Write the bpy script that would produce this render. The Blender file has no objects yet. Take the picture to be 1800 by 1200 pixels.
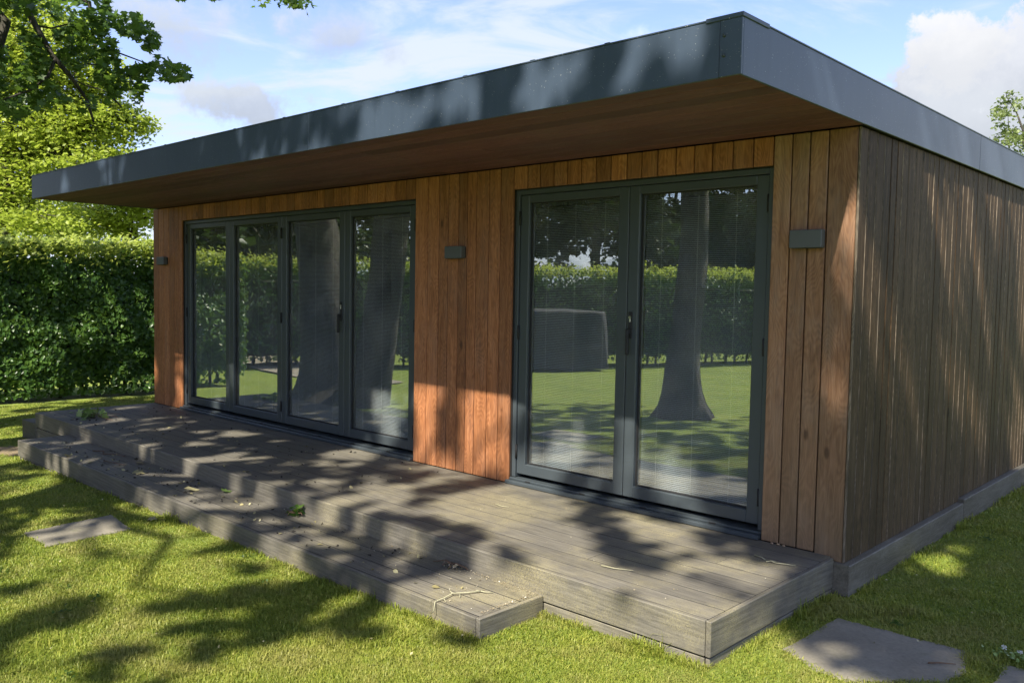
import bpy, math, random
import numpy as np
from mathutils import Matrix, Vector

random.seed(7)
rng = np.random.default_rng(11)
scene = bpy.context.scene
col = scene.collection

# ------------------------------------------------------------------ camera
CAM = np.array([1.7575, -4.4812, 1.6075])
YAW, PITCH, ROLL, FPX = math.radians(43.1119), math.radians(-3.2894), math.radians(1.0239), 1508.48
FW = np.array([-math.sin(YAW) * math.cos(PITCH), math.cos(YAW) * math.cos(PITCH), math.sin(PITCH)])
_rt = np.array([math.cos(YAW), math.sin(YAW), 0.0])
_up = np.cross(_rt, FW)
RT = _rt * math.cos(ROLL) + _up * math.sin(ROLL)
UP = -_rt * math.sin(ROLL) + _up * math.cos(ROLL)
cam_data = bpy.data.cameras.new('camera')
cam = bpy.data.objects.new('camera', cam_data)
col.objects.link(cam)
m = Matrix.Identity(4)
for i in range(3):
    m[i][0], m[i][1], m[i][2], m[i][3] = RT[i], UP[i], -FW[i], CAM[i]
cam.matrix_world = m
cam_data.sensor_width = 36.0
cam_data.lens = FPX / 1800 * 36
cam_data.clip_start = 0.05
cam_data.clip_end = 2000
scene.camera = cam


def at(u, v, dist):
    """world point dist metres along the view ray of photo pixel u, v (used to survey distances off the photograph)"""
    return CAM + (FW + RT * (u - 900) / FPX - UP * (v - 600) / FPX) * dist


def pix(P):
    V = np.atleast_2d(P) - CAM
    z = V @ FW
    zz = np.where(z > 0.05, z, 1e9)
    return 900 + FPX * (V @ RT) / zz, 600 - FPX * (V @ UP) / zz, z


# ------------------------------------------------------------------ sun, sky, exposure
SUN = np.array([0.27, -1.0, 1.24])
SUN = SUN / np.linalg.norm(SUN)
SUN_EL = math.asin(SUN[2])
SUN_AZ = math.atan2(SUN[0], SUN[1])
sun_data = bpy.data.lights.new('sun', 'SUN')
sun_data.energy = 3.7
sun_data.angle = math.radians(0.75)
sun_data.color = (1.0, 0.93, 0.80)
sun = bpy.data.objects.new('sun', sun_data)
col.objects.link(sun)
sun.rotation_euler = Vector(SUN).to_track_quat('Z', 'Y').to_euler()
sun.location = (3, -12, 14)

world = bpy.data.worlds.new('World')
scene.world = world
world.use_nodes = True
scene.view_settings.view_transform = 'Standard'
scene.view_settings.look = 'None'
scene.view_settings.gamma = 1.0
scene.view_settings.use_curve_mapping = False
scene.view_settings.exposure = 1.62
scene.cycles.max_bounces = 7
scene.cycles.diffuse_bounces = 3
scene.cycles.glossy_bounces = 3
scene.cycles.transmission_bounces = 4
scene.cycles.transparent_max_bounces = 8


class G:
    """small node-graph helper"""
    def __init__(self, tree):
        self.t = tree
        tree.nodes.clear()

    def n(self, typ, ins=None, **props):
        nd = self.t.nodes.new(typ)
        for k, v in props.items():
            setattr(nd, k, v)
        for k, v in (ins or {}).items():
            sock = nd.inputs[k]
            if hasattr(v, 'is_linked') or isinstance(v, bpy.types.NodeSocket):
                self.t.links.new(v, sock)
            else:
                sock.default_value = v
        return nd

    def math(self, op, a, b=0.0, c=None, clamp=False):
        nd = self.n('ShaderNodeMath', operation=op, use_clamp=clamp)
        for i, v in enumerate((a, b) if c is None else (a, b, c)):
            if isinstance(v, bpy.types.NodeSocket):
                self.t.links.new(v, nd.inputs[i])
            else:
                nd.inputs[i].default_value = v
        return nd.outputs[0]

    def mix(self, fac, a, b, blend='MIX'):
        nd = self.n('ShaderNodeMix', data_type='RGBA', blend_type=blend)
        for k, v in ((0, fac), (6, a), (7, b)):
            if isinstance(v, bpy.types.NodeSocket):
                self.t.links.new(v, nd.inputs[k])
            else:
                nd.inputs[k].default_value = (*v, 1) if k > 0 and len(v) == 3 else v
        return nd.outputs[2]

    def ramp(self, fac, stops):
        nd = self.n('ShaderNodeValToRGB', {0: fac})
        e = nd.color_ramp.elements
        while len(e) < len(stops):
            e.new(0.5)
        for el, (p, c) in zip(e, stops):
            el.position = p
            el.color = (*c, 1) if len(c) == 3 else c
        return nd.outputs[0]

    def noise(self, vec, scale, detail=4.0, rough=0.55, dist=0.0):
        return self.n('ShaderNodeTexNoise', {'Vector': vec, 'Scale': scale, 'Detail': detail, 'Roughness': rough, 'Distortion': dist}).outputs[0]

    def sstep(self, v, a, b):
        return self.n('ShaderNodeMapRange', {0: v, 1: a, 2: b, 3: 0.0, 4: 1.0}, interpolation_type='SMOOTHSTEP').outputs[0]

    def mapping(self, vec, scale=(1, 1, 1), loc=(0, 0, 0)):
        return self.n('ShaderNodeMapping', {'Vector': vec, 'Scale': scale, 'Location': loc}).outputs[0]


# the sky: clear blue with thin streaked high cloud and a few soft cumulus
g = G(world.node_tree)
sky = g.n('ShaderNodeTexSky', sky_type='NISHITA', sun_disc=False, sun_elevation=SUN_EL, sun_rotation=SUN_AZ,
          air_density=1.0, dust_density=0.6, ozone_density=1.2)
tc = g.n('ShaderNodeTexCoord').outputs['Generated']
sep = g.n('ShaderNodeSeparateXYZ', {0: tc})
zc = g.math('MAXIMUM', sep.outputs[2], 0.0)
den = g.math('ADD', zc, 0.22)
px_ = g.math('DIVIDE', sep.outputs[0], den)
py_ = g.math('DIVIDE', sep.outputs[1], den)
plane = g.n('ShaderNodeCombineXYZ', {0: px_, 1: py_, 2: 0.0}).outputs[0]
rot = g.n('ShaderNodeVectorRotate', {'Vector': plane, 'Angle': math.radians(-62)}, rotation_type='Z_AXIS').outputs[0]
cir = g.noise(g.mapping(rot, (0.85, 1.5, 1.0), (2.9, 1.1, 0)), 1.7, 9, 0.60, 1.6)
cirrus = g.sstep(cir, 0.42, 0.64)
# low sky is paler: thin cloud thickens towards the horizon
low = g.sstep(sep.outputs[2], 0.42, 0.02)
veil = g.math('MULTIPLY', g.math('ADD', g.math('MULTIPLY', cirrus, 0.82), g.math('MULTIPLY', low, 0.42)), 1.0, clamp=True)
warp = g.noise(tc, 13.0, 8, 0.62)
warpc = g.n('ShaderNodeTexNoise', {'Vector': tc, 'Scale': 7.0, 'Detail': 6.0, 'Roughness': 0.6}).outputs[1]


def dirn(u, v):
    d = FW + RT * (u - 900) / FPX - UP * (v - 600) / FPX
    return d / np.linalg.norm(d)


def puff(u, v, w, h, soft=1.0):
    """soft cloud bank centred on one compass bearing and height"""
    c = dirn(u, v)
    e1 = np.cross([0, 0, 1.0], c); e1 /= np.linalg.norm(e1)
    e2 = np.cross(c, e1)
    a = g.n('ShaderNodeVectorMath', {0: tc, 1: tuple(e1)}, operation='DOT_PRODUCT').outputs['Value']
    b = g.n('ShaderNodeVectorMath', {0: tc, 1: tuple(e2)}, operation='DOT_PRODUCT').outputs['Value']
    f = g.n('ShaderNodeVectorMath', {0: tc, 1: tuple(c)}, operation='DOT_PRODUCT').outputs['Value']
    a = g.math('DIVIDE', a, w / FPX)
    b = g.math('DIVIDE', b, h / FPX)
    r2 = g.math('ADD', g.math('MULTIPLY', a, a), g.math('MULTIPLY', b, b))
    r2 = g.math('ADD', r2, g.math('MULTIPLY', g.math('LESS_THAN', f, 0.0), 100.0))
    val = g.math('SUBTRACT', 1.0, g.math('SQRT', r2))
    val = g.math('ADD', val, g.math('MULTIPLY', g.math('SUBTRACT', warp, 0.5), 3.6))
    return g.sstep(val, 0.0, 0.35 * soft), b


skycol = g.mix(1.0, sky.outputs[0], (0.80, 0.78, 1.0), 'MULTIPLY')
veilcol = (2.75, 3.05, 3.55)
c0 = g.mix(veil, skycol, veilcol)
for (u, v, w, h, soft, lit, shade, op) in (
        (442, 175, 108, 50, 1.6, (2.6, 2.8, 3.08), (1.8, 1.98, 2.28), 0.9),
        (610, 65, 105, 62, 3.0, (2.4, 2.65, 3.1), (1.75, 2.0, 2.5), 0.85),
        (290, 45, 170, 75, 2.6, (2.5, 2.75, 3.15), (1.95, 2.2, 2.65), 0.9),
        (1180, 62, 120, 22, 3.0, (3.7, 3.9, 4.3), (3.2, 3.5, 4.0), 0.7),
        (1800, 150, 300, 120, 1.0, (2.95, 3.02, 3.2), (1.8, 1.95, 2.2), 0.97),
        (1780, 235, 330, 80, 2.0, (2.5, 2.65, 2.9), (2.0, 2.15, 2.4), 0.85),
        (1670, 75, 85, 60, 1.0, (3.3, 3.32, 3.4), (2.7, 2.78, 2.95), 0.95),
        (-500, 150, 260, 110, 1.6, (4.4, 4.5, 4.7), (2.9, 3.1, 3.4), 0.9),
        (2600, 120, 330, 130, 1.6, (4.4, 4.5, 4.7), (2.9, 3.1, 3.4), 0.9)):
    mk, bb = puff(u, v, w, h, soft)
    tone = g.sstep(g.math('ADD', bb, g.math('MULTIPLY', g.math('SUBTRACT', warp, 0.5), 2.5)), -0.8, 0.9)
    c0 = g.mix(g.math('MULTIPLY', mk, op), c0, g.mix(tone, shade, lit))
bgn = g.n('ShaderNodeBackground', {'Color': c0, 'Strength': 0.097})
g.n('ShaderNodeOutputWorld', {0: bgn.outputs[0]})


# ------------------------------------------------------------------ materials
def new_mat(name):
    mt = bpy.data.materials.new(name)
    mt.use_nodes = True
    return mt, G(mt.node_tree)


def finish(g, color, rough=0.6, bump=None, bstr=0.3, bdist=0.01, metallic=0.0, spec=0.5, coat=0.0):
    ins = {'Base Color': color if isinstance(color, bpy.types.NodeSocket) else (*color, 1), 'Roughness': rough, 'Metallic': metallic,
           'Specular IOR Level': spec, 'Coat Weight': coat}
    b = g.n('ShaderNodeBsdfPrincipled', ins)
    if bump is not None:
        bp = g.n('ShaderNodeBump', {'Height': bump, 'Strength': bstr, 'Distance': bdist})
        g.t.links.new(bp.outputs[0], b.inputs['Normal'])
    g.n('ShaderNodeOutputMaterial', {0: b.outputs[0]})
    return b


def wood(name, tones, axis='Z', grey=(0.3, 0.29, 0.26), greyamt=0.15, rough=0.6, knots=True, fine=1.0, vary=0.35, streak=0.0, green=0.0, spec=0.35):
    mt, g = new_mat(name)
    tc = g.n('ShaderNodeNewGeometry').outputs['Position']
    rnd = g.n('ShaderNodeObjectInfo').outputs['Random']
    off = g.n('ShaderNodeCombineXYZ', {0: g.math('MULTIPLY', rnd, 37.0), 1: g.math('MULTIPLY', rnd, 61.0), 2: g.math('MULTIPLY', rnd, 23.0)}).outputs[0]
    v = g.n('ShaderNodeVectorMath', {0: tc, 1: off}, operation='ADD').outputs[0]
    s = {'Z': (1, 1, 0.06), 'X': (0.06, 1, 1), 'Y': (1, 0.06, 1)}[axis]
    s2 = {'Z': (1, 1, 0.25), 'X': (0.25, 1, 1), 'Y': (1, 0.25, 1)}[axis]
    gr = g.noise(g.mapping(v, s), 55.0 * fine, 6, 0.65, 0.6)
    fib = g.noise(g.mapping(v, s), 260.0 * fine, 3, 0.6)
    big = g.noise(g.mapping(v, s2), 3.0, 4, 0.6)
    ringv = g.n('ShaderNodeVectorMath', {0: g.mapping(v, s2), 1: g.n('ShaderNodeTexNoise', {'Vector': g.mapping(v, s2), 'Scale': 6.0, 'Detail': 2.0}).outputs[1]}, operation='ADD').outputs[0]
    ring = g.n('ShaderNodeTexWave', {'Vector': g.mapping(ringv, s2), 'Scale': 9.0, 'Distortion': 4.0, 'Detail': 3.0}, wave_type='RINGS').outputs['Fac']
    f = g.math('ADD', g.math('MULTIPLY', gr, 0.62), g.math('ADD', g.math('MULTIPLY', ring, 0.10), g.math('MULTIPLY', fib, 0.32)))
    c = g.ramp(f, [(0.32, tones[0]), (0.52, tones[1]), (0.70, tones[2])])
    # each board its own tone
    k = g.math('ADD', 1.0 - vary / 2, g.math('MULTIPLY', rnd, vary))
    k = g.math('MULTIPLY', k, g.math('ADD', 0.75, g.math('MULTIPLY', big, 0.5)))
    kc = g.n('ShaderNodeCombineColor', {0: k, 1: k, 2: k}).outputs[0]
    c = g.mix(1.0, c, kc, 'MULTIPLY')
    c = g.mix(g.math('MULTIPLY', g.sstep(g.noise(g.mapping(v, s2), 7.0, 5, 0.7), 0.42, 0.75), greyamt), c, grey)
    if streak:
        st = g.sstep(g.noise(g.mapping(v, s), 34.0, 5, 0.75, 0.3), 0.58, 0.72)
        c = g.mix(g.math('MULTIPLY', st, streak), c, (0.27, 0.20, 0.135))
    if green:
        zz = g.n('ShaderNodeSeparateXYZ', {0: tc}).outputs[2]
        al = g.math('MULTIPLY', g.sstep(g.math('ADD', zz, g.math('MULTIPLY', big, 0.9)), 1.9, 0.5), green)
        c = g.mix(al, c, (0.155, 0.14, 0.085))
    if knots:
        vo = g.n('ShaderNodeTexVoronoi', {'Vector': g.mapping(v, {'Z': (1, 1, 0.45), 'X': (0.45, 1, 1), 'Y': (1, 0.45, 1)}[axis]), 'Scale': 4.0, 'Randomness': 1.0}).outputs['Distance']
        kn = g.sstep(vo, 0.085, 0.03)
        c = g.mix(g.math('MULTIPLY', kn, 0.75), c, tuple(t * 0.35 for t in tones[0]))
    finish(g, c, rough, g.math('ADD', gr, g.math('MULTIPLY', fib, 0.6)), 0.35, 0.004, spec=spec)
    return mt


MAT = {}
MAT['clad'] = wood('timber_cladding_warm', [(0.125, 0.046, 0.019), (0.275, 0.108, 0.042), (0.41, 0.180, 0.078)], greyamt=0.10, vary=0.6)
MAT['clad_right'] = wood('timber_cladding_weathered', [(0.13, 0.062, 0.032), (0.25, 0.125, 0.064), (0.34, 0.19, 0.105)], greyamt=0.2, green=0.45, vary=0.5)
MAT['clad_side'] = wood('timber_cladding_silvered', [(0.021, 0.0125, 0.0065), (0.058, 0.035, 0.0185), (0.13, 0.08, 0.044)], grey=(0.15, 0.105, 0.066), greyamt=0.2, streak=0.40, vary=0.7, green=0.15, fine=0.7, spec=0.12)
MAT['bead'] = wood('timber_bead_pale', [(0.05, 0.038, 0.026), (0.15, 0.115, 0.08), (0.34, 0.27, 0.20)], greyamt=0.2, knots=False, vary=0.8)
MAT['soffit'] = wood('timber_soffit', [(0.080, 0.031, 0.033), (0.128, 0.053, 0.056), (0.175, 0.080, 0.084)], axis='X', greyamt=0.10, knots=False, vary=0.6)  # same timber as the walls; shade and purple haze put into its colour
MAT['plinth'] = wood('timber_plinth', [(0.065, 0.058, 0.042), (0.105, 0.094, 0.07), (0.16, 0.145, 0.11)], axis='Y', greyamt=0.3, knots=False)


def composite(name, axis):
    """embossed composite decking with a dusting of pollen"""
    mt, g = new_mat(name)
    tc = g.n('ShaderNodeNewGeometry').outputs['Position']
    rnd = g.n('ShaderNodeObjectInfo').outputs['Random']
    off = g.n('ShaderNodeCombineXYZ', {0: g.math('MULTIPLY', rnd, 17.0), 1: g.math('MULTIPLY', rnd, 31.0), 2: g.math('MULTIPLY', rnd, 13.0)}).outputs[0]
    v = g.n('ShaderNodeVectorMath', {0: tc, 1: off}, operation='ADD').outputs[0]
    s = {'X': (0.07, 1, 1), 'Y': (1, 0.07, 1)}[axis]
    gr = g.noise(g.mapping(v, s), 90.0, 5, 0.65, 0.3)
    wv = g.n('ShaderNodeTexWave', {'Vector': g.mapping(v, {'X': (0.05, 1, 1), 'Y': (1, 0.05, 1)}[axis]), 'Scale': 24.0, 'Distortion': 7.0, 'Detail': 3.0, 'Detail Scale': 2.0}, bands_direction='DIAGONAL').outputs['Fac']
    f = g.math('ADD', g.math('MULTIPLY', gr, 0.55), g.math('ADD', g.math('MULTIPLY', wv, 0.12), g.math('MULTIPLY', g.noise(tc, 170.0, 3, 0.7), 0.36)))
    c = g.ramp(f, [(0.28, (0.062, 0.057, 0.049)), (0.55, (0.130, 0.120, 0.100)), (0.82, (0.22, 0.203, 0.165))])
    k = g.math('ADD', 0.86, g.math('MULTIPLY', rnd, 0.28))
    c = g.mix(1.0, c, g.n('ShaderNodeCombineColor', {0: k, 1: k, 2: k}).outputs[0], 'MULTIPLY')
    dust = g.noise(tc, 2.2, 5, 0.65)
    speck = g.noise(tc, 210.0, 2, 0.7)
    dm = g.math('MULTIPLY', g.sstep(dust, 0.38, 0.68), g.sstep(speck, 0.36, 0.62))
    xx = g.n('ShaderNodeSeparateXYZ', {0: tc}).outputs[0]
    east = g.sstep(xx, -4.6, -0.9)       # dust colour strengthens towards the right end
    c = g.mix(g.math('MULTIPLY', dm, g.math('ADD', 0.12, g.math('MULTIPLY', east, 0.55))), c, (0.38, 0.33, 0.17))
    stain = g.sstep(g.noise(tc, 1.3, 5, 0.7), 0.52, 0.72)
    c = g.mix(g.math('MULTIPLY', stain, 0.55), c, (0.06, 0.057, 0.05))
    finish(g, c, g.math('ADD', 0.5, g.math('MULTIPLY', gr, 0.3)), f, 0.6, 0.003, spec=0.35)
    return mt


MAT['deck'] = composite('composite_deck_board', 'X')
MAT['deck_y'] = composite('composite_deck_end_board', 'Y')


def simple(name, color, rough=0.5, metallic=0.0, var=0.0, scale=8.0, bump=0.0, spec=0.5):
    mt, g = new_mat(name)
    tc = g.n('ShaderNodeNewGeometry').outputs['Position']
    nz = g.noise(tc, scale, 5, 0.65)
    c = g.mix(nz, tuple(max(0, x * (1 - var)) for x in color), tuple(x * (1 + var) for x in color))
    rg = g.math('ADD', rough - 0.08, g.math('MULTIPLY', nz, 0.16))
    finish(g, c, rg, nz if bump else None, bump, 0.01, metallic, spec)
    return mt


MAT['frame'] = simple('anthracite_powder_coat', (0.050, 0.062, 0.070), 0.38, 0.0, 0.10, 3.0)
MAT['seal'] = simple('black_rubber_seal', (0.012, 0.012, 0.013), 0.7)
MAT['steel'] = simple('bright_steel', (0.62, 0.62, 0.60), 0.3, 1.0)
MAT['dark'] = simple('dark_void_board', (0.022, 0.02, 0.018), 0.9, var=0.3)
MAT['room'] = simple('interior_plaster', (0.20, 0.20, 0.20), 0.9)
MAT['roof'] = simple('roof_membrane', (0.06, 0.06, 0.065), 0.8, var=0.3)
MAT['slat'] = simple('aluminium_blind_slat', (0.48, 0.52, 0.54), 0.5)
MAT['cord'] = simple('blind_cord', (0.75, 0.75, 0.73), 0.8)
MAT['light'] = simple('wall_light_grey', (0.078, 0.084, 0.088), 0.5, 0.0, 0.12)
MAT['cover'] = simple('charcoal_cover_fabric', (0.026, 0.026, 0.028), 0.8, var=0.3, bump=0.3)
MAT['twig'] = simple('lichen_twig_bark', (0.36, 0.34, 0.22), 0.85, var=0.45, scale=90)
MAT['twig_brown'] = simple('brown_twig_bark', (0.13, 0.075, 0.045), 0.85, var=0.4, scale=90)
MAT['soil'] = simple('dry_soil', (0.19, 0.145, 0.085), 0.95, var=0.6, scale=60, bump=0.8)

# fascia: coated metal with faint dust runs and specks
mt, g = new_mat('anthracite_fascia_metal')
tc = g.n('ShaderNodeNewGeometry').outputs['Position']
runs = g.noise(g.mapping(tc, (1, 1, 0.06)), 26.0, 4, 0.6)
cloud = g.noise(tc, 1.6, 4, 0.6)
spk = g.sstep(g.noise(tc, 150.0, 1, 0.5), 0.74, 0.78)
c = g.mix(g.math('MULTIPLY', runs, cloud), (0.038, 0.055, 0.083), (0.066, 0.092, 0.135))
c = g.mix(spk, c, (0.5, 0.5, 0.47))
finish(g, c, g.math('ADD', 0.28, g.math('MULTIPLY', cloud, 0.16)), cloud, 0.03, 0.02, spec=0.55)
MAT['fascia'] = mt

# glazing: clear, partly mirrored low-emissivity double glazing
mt, g = new_mat('double_glazing')
fc = g.n('ShaderNodeLayerWeight', {'Blend': 0.5}).outputs['Facing']
fr = g.math('ADD', 0.265, g.math('MULTIPLY', 0.735, g.math('POWER', fc, 5.0)))
tr = g.n('ShaderNodeBsdfTransparent', {'Color': (0.93, 0.95, 0.95, 1)})
tcw = g.n('ShaderNodeNewGeometry').outputs['Position']
wob = g.n('ShaderNodeBump', {'Height': g.noise(tcw, 1.4, 2, 0.5), 'Strength': 0.05, 'Distance': 0.02}).outputs[0]
gl = g.n('ShaderNodeBsdfGlossy', {'Color': (0.92, 0.96, 0.94, 1), 'Roughness': 0.0, 'Normal': wob})
dustg = g.n('ShaderNodeBsdfDiffuse', {'Color': (0.5, 0.5, 0.48, 1)})
mx = g.n('ShaderNodeMixShader', {0: fr, 1: tr.outputs[0], 2: gl.outputs[0]})
mx2 = g.n('ShaderNodeMixShader', {0: g.math('MULTIPLY', g.sstep(g.noise(tcw, 3.0, 6, 0.7), 0.3, 0.8), 0.11), 1: mx.outputs[0], 2: dustg.outputs[0]})
g.n('ShaderNodeOutputMaterial', {0: mx2.outputs[0]})
MAT['glass'] = mt

# stone slabs
mt, g = new_mat('riven_sandstone')
tc = g.n('ShaderNodeNewGeometry').outputs['Position']
a_ = g.noise(tc, 3.0, 6, 0.65)
b_ = g.noise(tc, 60.0, 4, 0.7)
c = g.ramp(g.math('ADD', g.math('MULTIPLY', a_, 0.6), g.math('MULTIPLY', b_, 0.4)), [(0.3, (0.125, 0.112, 0.085)), (0.55, (0.21, 0.19, 0.147)), (0.8, (0.30, 0.275, 0.215))])
c = g.mix(g.math('MULTIPLY', g.sstep(g.noise(tc, 7.0, 6, 0.7), 0.54, 0.70), 0.35), c, (0.10, 0.105, 0.05))
finish(g, c, 0.85, g.math('ADD', a_, g.math('MULTIPLY', b_, 0.3)), 0.5, 0.01)
MAT['stone'] = mt

# gravel
mt, g = new_mat('gravel')
tc = g.n('ShaderNodeNewGeometry').outputs['Position']
vo = g.n('ShaderNodeTexVoronoi', {'Vector': tc, 'Scale': 40.0})
c = g.mix(0.6, (0.30, 0.26, 0.19), vo.outputs['Color'], 'MULTIPLY')
c = g.mix(0.5, c, (0.32, 0.28, 0.21))
finish(g, c, 0.9, vo.outputs['Distance'], 0.8, 0.02)
MAT['gravel'] = mt

# lawn soil and thatch under the blades
mt, g = new_mat('lawn_ground')
tc = g.n('ShaderNodeNewGeometry').outputs['Position']
p1 = g.noise(tc, 1.1, 5, 0.6)
p2 = g.noise(tc, 38.0, 5, 0.75)
p3 = g.noise(tc, 5.0, 4, 0.6)
c = g.ramp(g.math('ADD', g.math('MULTIPLY', p1, 0.45), g.math('MULTIPLY', p2, 0.55)), [(0.25, (0.085, 0.125, 0.022)), (0.5, (0.165, 0.215, 0.036)), (0.75, (0.27, 0.29, 0.065))])
c = g.mix(g.math('MULTIPLY', g.sstep(p3, 0.56, 0.72), 0.5), c, (0.27, 0.235, 0.105))
finish(g, c, 0.95, p2, 0.9, 0.02, spec=0.2)
MAT['ground'] = mt


def leafmat(name, dark, mid, lightc, trans, tmix=0.42, rough=0.45, patch=None):
    mt, g = new_mat(name)
    tint = g.n('ShaderNodeAttribute', attribute_name='tint').outputs['Fac']
    c = g.ramp(tint, [(0.0, dark), (0.5, mid), (1.0, lightc)])
    if patch is not None:
        ps = g.n('ShaderNodeNewGeometry').outputs['Position']
        pm = g.sstep(g.noise(ps, 2.3, 5, 0.7), 0.44, 0.68)
        c = g.mix(g.math('MULTIPLY', pm, 0.75), c, patch)
    pr = g.n('ShaderNodeBsdfPrincipled', {'Base Color': c, 'Roughness': rough, 'Specular IOR Level': 0.35})
    tl = g.n('ShaderNodeBsdfTranslucent', {'Color': g.mix(0.5, c, trans)})
    mx = g.n('ShaderNodeMixShader', {0: tmix, 1: pr.outputs[0], 2: tl.outputs[0]})
    g.n('ShaderNodeOutputMaterial', {0: mx.outputs[0]})
    return mt


MAT['syc'] = leafmat('sycamore_leaf', (0.028, 0.060, 0.012), (0.050, 0.100, 0.018), (0.095, 0.165, 0.028), (0.20, 0.34, 0.04), 0.42)  # darker leaf stands in for the crown's shade on the low bough
MAT['hedge'] = leafmat('beech_hedge_leaf', (0.030, 0.075, 0.014), (0.062, 0.135, 0.024), (0.115, 0.20, 0.036), (0.19, 0.31, 0.035), 0.34, 0.36)
MAT['hedge_tip'] = leafmat('beech_hedge_sunlit_growth', (0.17, 0.24, 0.035), (0.28, 0.35, 0.055), (0.40, 0.43, 0.08), (0.46, 0.54, 0.07), 0.48, 0.45)  # fresh shoots, with sunlight on the hedge tops put into the colour
MAT['lime'] = leafmat('lime_tree_leaf', (0.18, 0.24, 0.03), (0.29, 0.36, 0.05), (0.42, 0.47, 0.08), (0.48, 0.60, 0.06), 0.48)
MAT['darkleaf'] = leafmat('evergreen_leaf', (0.014, 0.032, 0.010), (0.025, 0.052, 0.015), (0.05, 0.085, 0.022), (0.08, 0.13, 0.02), 0.28)
MAT['ash'] = leafmat('birch_leaf', (0.13, 0.17, 0.06), (0.21, 0.26, 0.10), (0.32, 0.37, 0.17), (0.28, 0.36, 0.1), 0.42)
MAT['blade'] = leafmat('grass_blade', (0.115, 0.175, 0.020), (0.235, 0.285, 0.034), (0.42, 0.41, 0.085), (0.28, 0.37, 0.045), 0.38, 0.5, patch=(0.31, 0.285, 0.085))
MAT['deadleaf'] = leafmat('fallen_pale_leaf', (0.22, 0.19, 0.09), (0.34, 0.30, 0.15), (0.45, 0.42, 0.24), (0.3, 0.28, 0.1), 0.15)
MAT['greenleaf'] = leafmat('fallen_green_leaf', (0.12, 0.20, 0.05), (0.20, 0.30, 0.08), (0.33, 0.42, 0.16), (0.3, 0.42, 0.1), 0.25)
MAT['petal'] = leafmat('fallen_bud_scales', (0.13, 0.08, 0.04), (0.30, 0.24, 0.14), (0.60, 0.57, 0.48), (0.4, 0.4, 0.3), 0.1)
MAT['flower'] = leafmat('white_clover_flower', (0.6, 0.6, 0.55), (0.7, 0.7, 0.66), (0.8, 0.8, 0.78), (0.6, 0.6, 0.5), 0.2)

mt, g = new_mat('tree_bark')
tc = g.n('ShaderNodeNewGeometry').outputs['Position']
b1 = g.noise(g.mapping(tc, (1, 1, 0.3)), 14.0, 6, 0.7)
b2 = g.noise(tc, 2.5, 4, 0.6)
c = g.ramp(b1, [(0.35, (0.018, 0.015, 0.012)), (0.55, (0.055, 0.048, 0.038)), (0.75, (0.12, 0.11, 0.09))])
c = g.mix(g.math('MULTIPLY', g.sstep(b2, 0.5, 0.7), 0.35), c, (0.075, 0.09, 0.045))
finish(g, c, 0.92, b1, 0.8, 0.03)
MAT['bark'] = mt


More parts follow.
